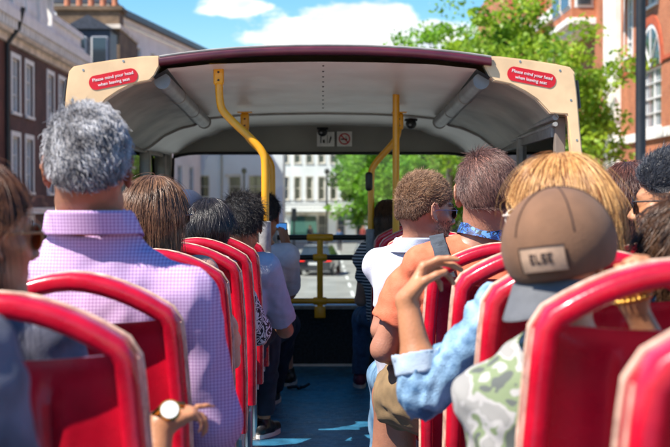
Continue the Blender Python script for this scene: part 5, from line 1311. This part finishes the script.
# --- R3 man in the orange T-shirt with a camera strap
h = Head(P(488, 196, 4.36), yaw=R(-9), pitch=R(-4), sc_=1.08, w=1.05)
nb = np.array(P(487, 240, 4.36)); pel = np.array([.46, 4.5, .52])
org = cloth('salmon_tee', (.70, .155, .068), .07, sheen=0, c2=(.76, .20, .10)); khaki = cloth('khaki', (.22, .145, .07), .25, vs=18)
t, body, shirt = person('thinning brown-haired man in a salmon orange T-shirt with a camera strap', h, nb, pel, .25, org, SK['pink'], torso=(.19, .14), neckr=.064, yaw=R(6), wr=(.008, 36), res=.0065, sdrop=.07,
   arms=[dict(side=-1, sh=P(406, 290, 4.38), el=P(384, 349, 4.40), wr=P(406, 356, 4.68), sleeve=.56, r=1.08, loose=.024), dict(side=1, el=(.80, 4.4, .72), wr=(.66, 4.7, .66), sleeve=.6, r=1.2)],
   legs=[dict(hip=P(430, 394, 4.45), kn=P(396, 396, 4.60), an=P(390, 570, 4.75), r=1.35, cover=.95, shoe=M['black'], toe=(-.2, 1, 0))], shorts_m=khaki)
R3F = LASTF[0]
F_ = hair_shell_field(h, .008, top=0, hairline=(.058, .05), nape=-.048)
b8 = hairmat('brown_grey_hair', (.05, .022, .018), (.26, .14, .11), .35)
scalp = mat('thin_scalp', (.30, .13, .095), .5, var=.3, vs=60, bump=.3, bs=250)
rt = surf_roots(F_, 12000, 31); loc = h.local(rt)
dcr = np.sqrt(((loc[:, 0]+.022)/.05)**2+((loc[:, 1]+.085)/.05)**2+((loc[:, 2]-.075)/.05)**2)
keep = NR.rand(len(rt)) < np.clip(.35+.65*(dcr-.3)/1.0, .35, 1)
hs = F_.build('hair', scalp, t, 1)
strands('strands', F_, rt[keep], b8, hs, 6, .0055, lambda p, g, i: tang(np.tile(np.array([.35, -.3, -.8]), (len(p), 1)), g)+g*.04, rad=.0008, seed=9, clump=.13, lift=(.0, .0035), curl=.05)
# straps: neck strap with blue pattern, shoulder strap
def strap(name, pts, w_, m, parent, nrm_from, Fl=None):
    pts = smoothpath(pts, 2); nn = []; oo = []
    for p in pts:
        if Fl is None: oo.append((p-Vector(nrm_from)).normalized())
        else:
            q = np.array(p)
            for _ in range(10): q = q-Fl.grad(q[None])[0]*(Fl.samp(q[None])[0]-.010)*.7
            p.x, p.y, p.z = q; oo.append(Vector(Fl.grad(q[None])[0]))
    for i, p in enumerate(pts):
        tg = (pts[min(i+1, len(pts)-1)]-pts[max(i-1, 0)]).normalized(); o = oo[i]; nn.append((tg.cross(o)).normalized())
    b = MB(); vs = []
    for i, p in enumerate(pts):
        o = oo[i]
        for u_, v_ in ((-w_/2, 0), (w_/2, 0), (w_/2, .003), (-w_/2, .003)): vs.append(p+nn[i]*u_+o*v_)
    n_ = len(pts); fs = [(i*4+j, i*4+(j+1) % 4, (i+1)*4+(j+1) % 4, (i+1)*4+j) for i in range(n_-1) for j in range(4)]
    b.add(vs, fs); return b.build(name, m, parent)
blue = blotch_mat('blue_strap_pattern', [(.012, .02, .09), (.03, .12, .42), (.02, .02, .03), (.10, .25, .5)], 60, .5)
cN = tuple(nb+np.array([0, .0, .0])); 
pts = []
for i in range(15):
    a = R(-160+320*i/14)-math.pi/2; dz = .018-.06*max(0, math.sin(a)); rr_ = .083; pts.append(Vector((nb[0]+math.cos(a)*rr_*1.05, nb[1]+math.sin(a)*rr_, nb[2]+dz+.004+.018*math.cos(a)*-1)))
s1 = strap('camera_strap', pts[:9], .034, blue, t, cN); s2 = strap('camera_strap', pts[8:], .034, mat('strap_black', (.03, .03, .035), .7, var=.3), t, cN)
sg = cloth('grey_strap', (.055, .065, .08), .3)
sp = []
for q in [(434, 232, 4.44), (437, 240, 4.36), (441, 250, 4.27), (446, 265, 4.2), (450, 290, 4.2), (452, 330, 4.2)]:
    q = np.array(P(*q))
    for _ in range(12): q = q-R3F.grad(q[None])[0]*(R3F.samp(q[None])[0]-.009)*.7
    sp.append(Vector(q))
strap('shoulder_strap', sp, .045, sg, t, None, R3F)

# --- R4 ginger haired woman in denim
h = Head(P(558, 219, 2.97), yaw=R(42), pitch=R(-4), sc_=1.0)
nb = np.array(P(574, 290, 2.97)); pel = np.array([.53, 3.05, .5])
den = cloth('washed_denim', (.07, .20, .40), .35, vs=26, c2=(.34, .55, .75), bump=.5)
denc = cloth('pale_denim', (.40, .55, .70), .2, vs=12, c2=(.55, .66, .76))
el = P(424, 395, 2.95); wrp = P(407, 300, 2.98)
t, body, shirt = person('ginger-haired woman in a denim shirt with a raised bent hand', h, nb, pel, .20, den, SK['tan'], neckr=.047, yaw=R(8), res=.0045, wr=(.015, 78),
   arms=[dict(side=-1, sh=P(500, 315, 2.95), el=el, wr=wrp, sleeve=1.30, loose=.010, r=.94, cuff=denc, hand=dict(fwd=(.035, .015, .055), pn=(.75, -.2, -.45), side=1, curl=((.62, .35, .2), (.8, .5, .3), (1.0, .7, .4), (1.15, .8, .5)), thumb=.62, spread=.10, sc_=.88)), dict(side=1, el=(.76, 3.05, .72), wr=(.62, 3.25, .66), sleeve=1.6)])
F_ = hair_shell_field(h, .014, top=.004, long=[((.0, -.045, .0), (-.005, -.06, -.16), .088, .080), ((.05, -.01, -.0), (.055, -.01, -.15), .045, .035), ((-.05, -.01, 0), (-.055, -.01, -.15), .045, .035)], nape=-.3, hairline=(.058, .05), ear=False)
b9 = hairmat('ginger_hair', (.20, .055, .010), (.98, .58, .22), .32, mixn=.2, ns=60)
hair_add(t, F_, sh_m('ginger_scalp', (.34, .14, .035)), [dict(roots=surf_roots(F_, 9000, 41), m=b9, steps=13, seg=.012, flow=lambda p, g, i: tang(down(p)+rad_out(p, h), g), rad=.0006, seed=4, lift=(.0, .004), clump=.09)])
sunglasses(h, t, mat('brown_lens', (.10, .05, .03), .1), mat('pale_frame', (.7, .6, .5), .3), 1.05)
# --- R5 child in the brown cap worn backwards
h = Head(P(566, 264, 2.42), yaw=R(-33), roll=R(-7), sc_=.78, w=1.0)
nb = np.array(P(568, 358, 2.42)); pel = np.array([.42, 2.5, .5])
camo = blotch_mat('pale_camouflage', [(.30, .29, .27), (.42, .40, .38), (.20, .25, .13), (.10, .11, .10)], 24, dist=0)
t, body, shirt = person('passenger in a brown cap worn backwards and a pale camouflage shirt', h, nb, pel, .18, camo, SK['tan'], neckr=.046, yaw=R(-5), wr=(.010, 50), sdrop=.07,
   arms=[dict(side=-1, sh=P(521, 408, 2.42), el=P(508, 490, 2.42), wr=(.36, 2.7, .66), sleeve=.95, loose=.028, r=.95),
         dict(side=1, sh=P(625, 380, 2.40), el=(.60, 2.22, .82), wr=P(634, 304, 2.17), sleeve=.4, r=.78, hand=dict(fwd=(-.006, -.004, .05), pn=(.0, -1, -.1), side=-1, curl=((.9, .9, .6), (.95, 1., .6), (1., 1., .6), (1., 1., .6)), thumb=.5, spread=.05, sc_=.66))])
F_ = hair_shell_field(h, .012, nape=-.06); hair_add(t, F_, sh_m('dbrown_scalp2', (.05, .025, .015)), [dict(roots=surf_roots(F_, 2000, 51), m=b6, steps=4, seg=.006, flow=lambda p, g, i: tang(down(p)+rad_out(p, h), g)+g*.2, rad=.0007, seed=4, lift=(.0, .005))])
capm = cloth('brown_cap_cloth', (.19, .095, .05), .10, rough=.9, vs=25); capd = cloth('dark_cap_cloth', (.045, .022, .015), .2, rough=.95)
Cf = Field(h.c-.22, h.c+.24, .005); Cf.ell(h.P(0, -.014, .048), (.094, .116, .096), h.R, .01); Cf.ell(h.P(0, -.045, .035), (.088, .090, .088), h.R, .02)
sl, p = Cf.win(h.c-.3, h.c+.3, 0); lc = h.local(p.reshape(-1, 3)).reshape(p.shape); Cf.smax(sl, -(lc[..., 2]+.030-.16*(lc[..., 1]+.10)), .003)
cap = Cf.build('cap', capm, t)
sm = MB()   # panel seams and button
for k_ in range(6):
    a = k_*math.pi/3+.2; ln = []
    for j in range(14):
        b_ = j/13*1.42; d = np.array([math.sin(b_)*math.cos(a), math.sin(b_)*math.sin(a), math.cos(b_)]); o = h.P(0, -.014, .048); pr = np.array(o)
        dd = h.R@(d*np.array([.094, .116, .096])*1.0); q = o+dd*1.02
        for _ in range(3): q = q-Cf.grad(q[None])[0]*(Cf.samp(q[None])[0]-.0008)
        if h.local(q[None])[0, 2] > -.03+.16*(h.local(q[None])[0, 1]+.1)+.006: ln.append(tuple(q))
    if len(ln) > 2: sm.tube(ln, .0016, 5)
sm.build('panel_seam', capd, cap, True)
MB().ball(h.P(0, -.014, .146), (.009, .009, .005)).build('cap_button', mat('navy_button', (.03, .04, .07), .5), cap, True)
# brim hanging to the back (towards the camera)
bp = MB(); NU, NV = 22, 9
def brim(u, v, off):
    a = (u-.5)*2; x = a*.096*(1-.10*v*a*a); y = -.118-.052*v*(1-.55*a*a)+.055*a*a; z = -.026-.074*v*(1-.35*a*a)-.012*a*a
    an = R(-20); x, y = (x*math.cos(an)-y*math.sin(an))*1.12, (x*math.sin(an)+y*math.cos(an))*1.12
    return h.P(x, y+.012, z*1.12+off)
def brimgrid(b, off): b.grid(lambda u, v: tuple(brim(u, v, off)), NU, NV)
brimgrid(bp, .0); brimgrid(bp, .004); e0 = NU*NV
for j in range(NV-1):
    for i in (0, NU-1): bp.f.append((j*NU+i, (j+1)*NU+i, e0+(j+1)*NU+i, e0+j*NU+i)); bp.mi.append(0)
for j in (0, NV-1):
    for i in range(NU-1): bp.f.append((j*NU+i, j*NU+i+1, e0+j*NU+i+1, e0+j*NU+i)); bp.mi.append(0)
bp.build('cap_brim', cloth('slate_brim', (.12, .125, .135), .1), cap, True)
# leather patch lying on the crown
def capsurf(x, z, off=.001):
    q = h.P(x, -.14, z)
    for _ in range(30):
        d = Cf.samp(q[None])[0]-off
        q = q+h.R@np.array([0, 1, 0])*d*.7
    return q
pm_ = MB(); pm_.grid(lambda u, v: tuple(capsurf((u-.5)*.098+.018, (v-.5)*.054+.014, .0035)), 16, 9); pt_ = pm_.build('cap_patch', mat('tan_leather', (.46, .30, .20), .6, var=.15, vs=60), cap, True)
e_ = MB()
rim = [capsurf((u-.5)*.098+.018, (v-.5)*.054+.014, .0042) for u, v in [(i/12, 0) for i in range(13)]+[(1, i/5) for i in range(1, 6)]+[(1-i/12, 1) for i in range(1, 13)]+[(0, 1-i/5) for i in range(1, 5)]]
e_.tube([tuple(q) for q in rim], .0011, 5, closed=True); e_.build('patch_edge', capd, pt_, True)
# dark printed marks on the patch: two rows of block letters, read as in the photo
tx = MB()
def mark(x0, x1, z0, z1): tx.grid(lambda u, v: tuple(capsurf(x0+(x1-x0)*u+.018, z0+(z1-z0)*v+.014, .0046)), 4, 3)
def glyph(ch, x, z, w_, hh, t_=.0028):
    L = {'E': [(0, 0, 1, 5), (0, 0, 4, 1), (0, 2, 3.4, 3), (0, 4, 4, 5)], 'L': [(0, 0, 1, 5), (0, 0, 4, 1)], 'S': [(0, 0, 4, 1), (3, 0, 4, 3), (0, 2, 4, 3), (0, 2, 1, 5), (0, 4, 4, 5)], 'T': [(1.5, 0, 2.5, 5), (0, 4, 4, 5)]}[ch]
    for a, b, c_, d in L: mark(x+w_*a/4, x+w_*c_/4, z+hh*b/5, z+hh*d/5)
for i, ch in enumerate('ELSE'): glyph(ch, -.025+i*.0130, -.009, .0105, .021)
tx.build('patch_lettering', capd, pt_, True)
# bracelets on the wrist
br = MB()
for k_, zz in enumerate((.0, .009)):
    cc = P(634, 299, 2.17)+Vector((0.0, 0, zz))
    for i in range(18):
        a = 2*math.pi*i/18; br.ball(cc+Vector((.025*math.cos(a), .025*math.sin(a), .006*math.cos(a))), .0042, 8, 6)
br.build('bead_bracelet', GOLD, t, True)
# --- R6 dark brown haired woman in the right window column
h = Head(P(628, 206, 4.5), yaw=R(-5), sc_=1.02)
bshirt = cloth('blue_shirt', (.05, .14, .42), .15)
t, body, _ = person('dark brown-haired woman in blue behind the ginger-haired woman', h, P(628, 252, 4.5), (.98, 4.55, .5), .19, bshirt, SK['fair'], neckr=.046)
F_ = hair_shell_field(h, .018, long=[((0, -.045, .0), (0, -.055, -.16), .085, .08)], nape=-.3, ear=False)
b10 = hairmat('auburn_hair', (.03, .012, .010), (.20, .08, .055), .28)
hair_add(t, F_, sh_m('auburn_scalp', (.05, .02, .015)), [dict(roots=surf_roots(F_, 4500, 61), m=b10, steps=10, seg=.012, flow=lambda p, g, i: tang(down(p)+rad_out(p, h), g), rad=.0007, seed=4, lift=(.0, .006), clump=.15)])
# --- R7 black haired man with sunglasses at the right edge, facing left
h = Head(P(673, 205, 3.75), yaw=R(66), pitch=R(-3), sc_=1.0)
t, body, _ = person('man with gelled black hair and dark sunglasses facing left at the right edge', h, P(684, 262, 3.75), (1.0, 3.8, .5), .21, bshirt, SK['tan'], neckr=.052, yaw=R(30), res=.006)
F_ = hair_shell_field(h, .014, top=.018, hairline=(.062, .055), nape=-.03)
rt = surf_roots(F_, 6500, 71); loc = h.local(rt); up = loc[:, 2] > .045
hs = F_.build('hair', sh_m('black_scalp3', (.012, .011, .014)), t, 1); b11 = hairmat('blue_black_hair', (.008, .009, .014), (.07, .075, .09), .25)
strands('strands', F_, rt[up], b11, hs, 5, .006, fl_fluff((.7, .3, .3), .1, .9), rad=.0007, seed=1, clump=.2, lift=(.0, .006))
strands('strands', F_, rt[~up], b11, hs, 3, .004, fl_fluff((0, 0, -1), .4, .7), rad=.0005, seed=2, lift=(.0, .003))
sunglasses(h, t, LENS, M['black'], 1.08)
# --- R8 dark wavy hair low at the right edge
h = Head(P(690, 266, 2.98), yaw=R(20), sc_=.98)
t, body, _ = person('dark wavy-haired passenger sitting low at the right edge of the view', h, P(695, 345, 2.98), (.80, 3.05, .45), .18, cloth('black_top', (.03, .03, .035)), SK['fair'], neckr=.045)
F_ = hair_shell_field(h, .030, side=.006, long=[((0, -.045, .0), (0, -.05, -.10), .10, .09)], nape=-.2, ear=False, hairline=(.05, .04))
hair_add(t, F_, sh_m('black_scalp4', (.02, .015, .013)), [dict(roots=surf_roots(F_, 3500, 81), m=b6, steps=8, seg=.012, flow=lambda p, g, i: tang(down(p)*.8+np.array([-.5, 0, 0]), g), rad=.0010, seed=4, lift=(.0, .004), clump=.2, curl=.08)])

# --- pedestrians on the far pavement
for i, (x_, y_, c_, sk, lab) in enumerate([(1.3, 104, (.05, .10, .22), 'fair', 'pedestrian in a blue jacket crossing beyond the dark saloon'), (-3.6, 113, (.5, .48, .45), 'tan', 'pedestrian in a pale top under the green awning'),
    (3.4, 116, (.30, .05, .04), 'fair', 'pedestrian in a dull red top near the far trees'), (-1.0, 118, (.03, .03, .04), 'brown', 'pedestrian in black clothes at the far kerb')]):
    z0 = ROADZ+.12 if y_ > 126 else ROADZ
    B0 = np.array([x_, y_, z0]); h = Head(B0+[0, 0, 1.62], yaw=R(90*i))
    t, body, _ = person(lab, h, B0+[0, 0, 1.45], B0+[0, 0, .92], .21, cloth('walker_top%d' % i, c_), SK[sk], res=.016, wr=(.01, 30),
        arms=[dict(side=s_, el=B0+[s_*.24, 0, 1.12], wr=B0+[s_*.23, .08, .88], sleeve=1.8) for s_ in (-1, 1)], legs=[dict(hip=B0+[s_*.09, 0, .9], kn=B0+[s_*.10, s_*.12, .5], an=B0+[s_*.10, s_*.16, .06]) for s_ in (-1, 1)], trouser=jeans)
    F_ = hair_shell_field(h, .012, res=.012); F_.build('hair', bpy.data.materials['dark_scalp'], t, 1)
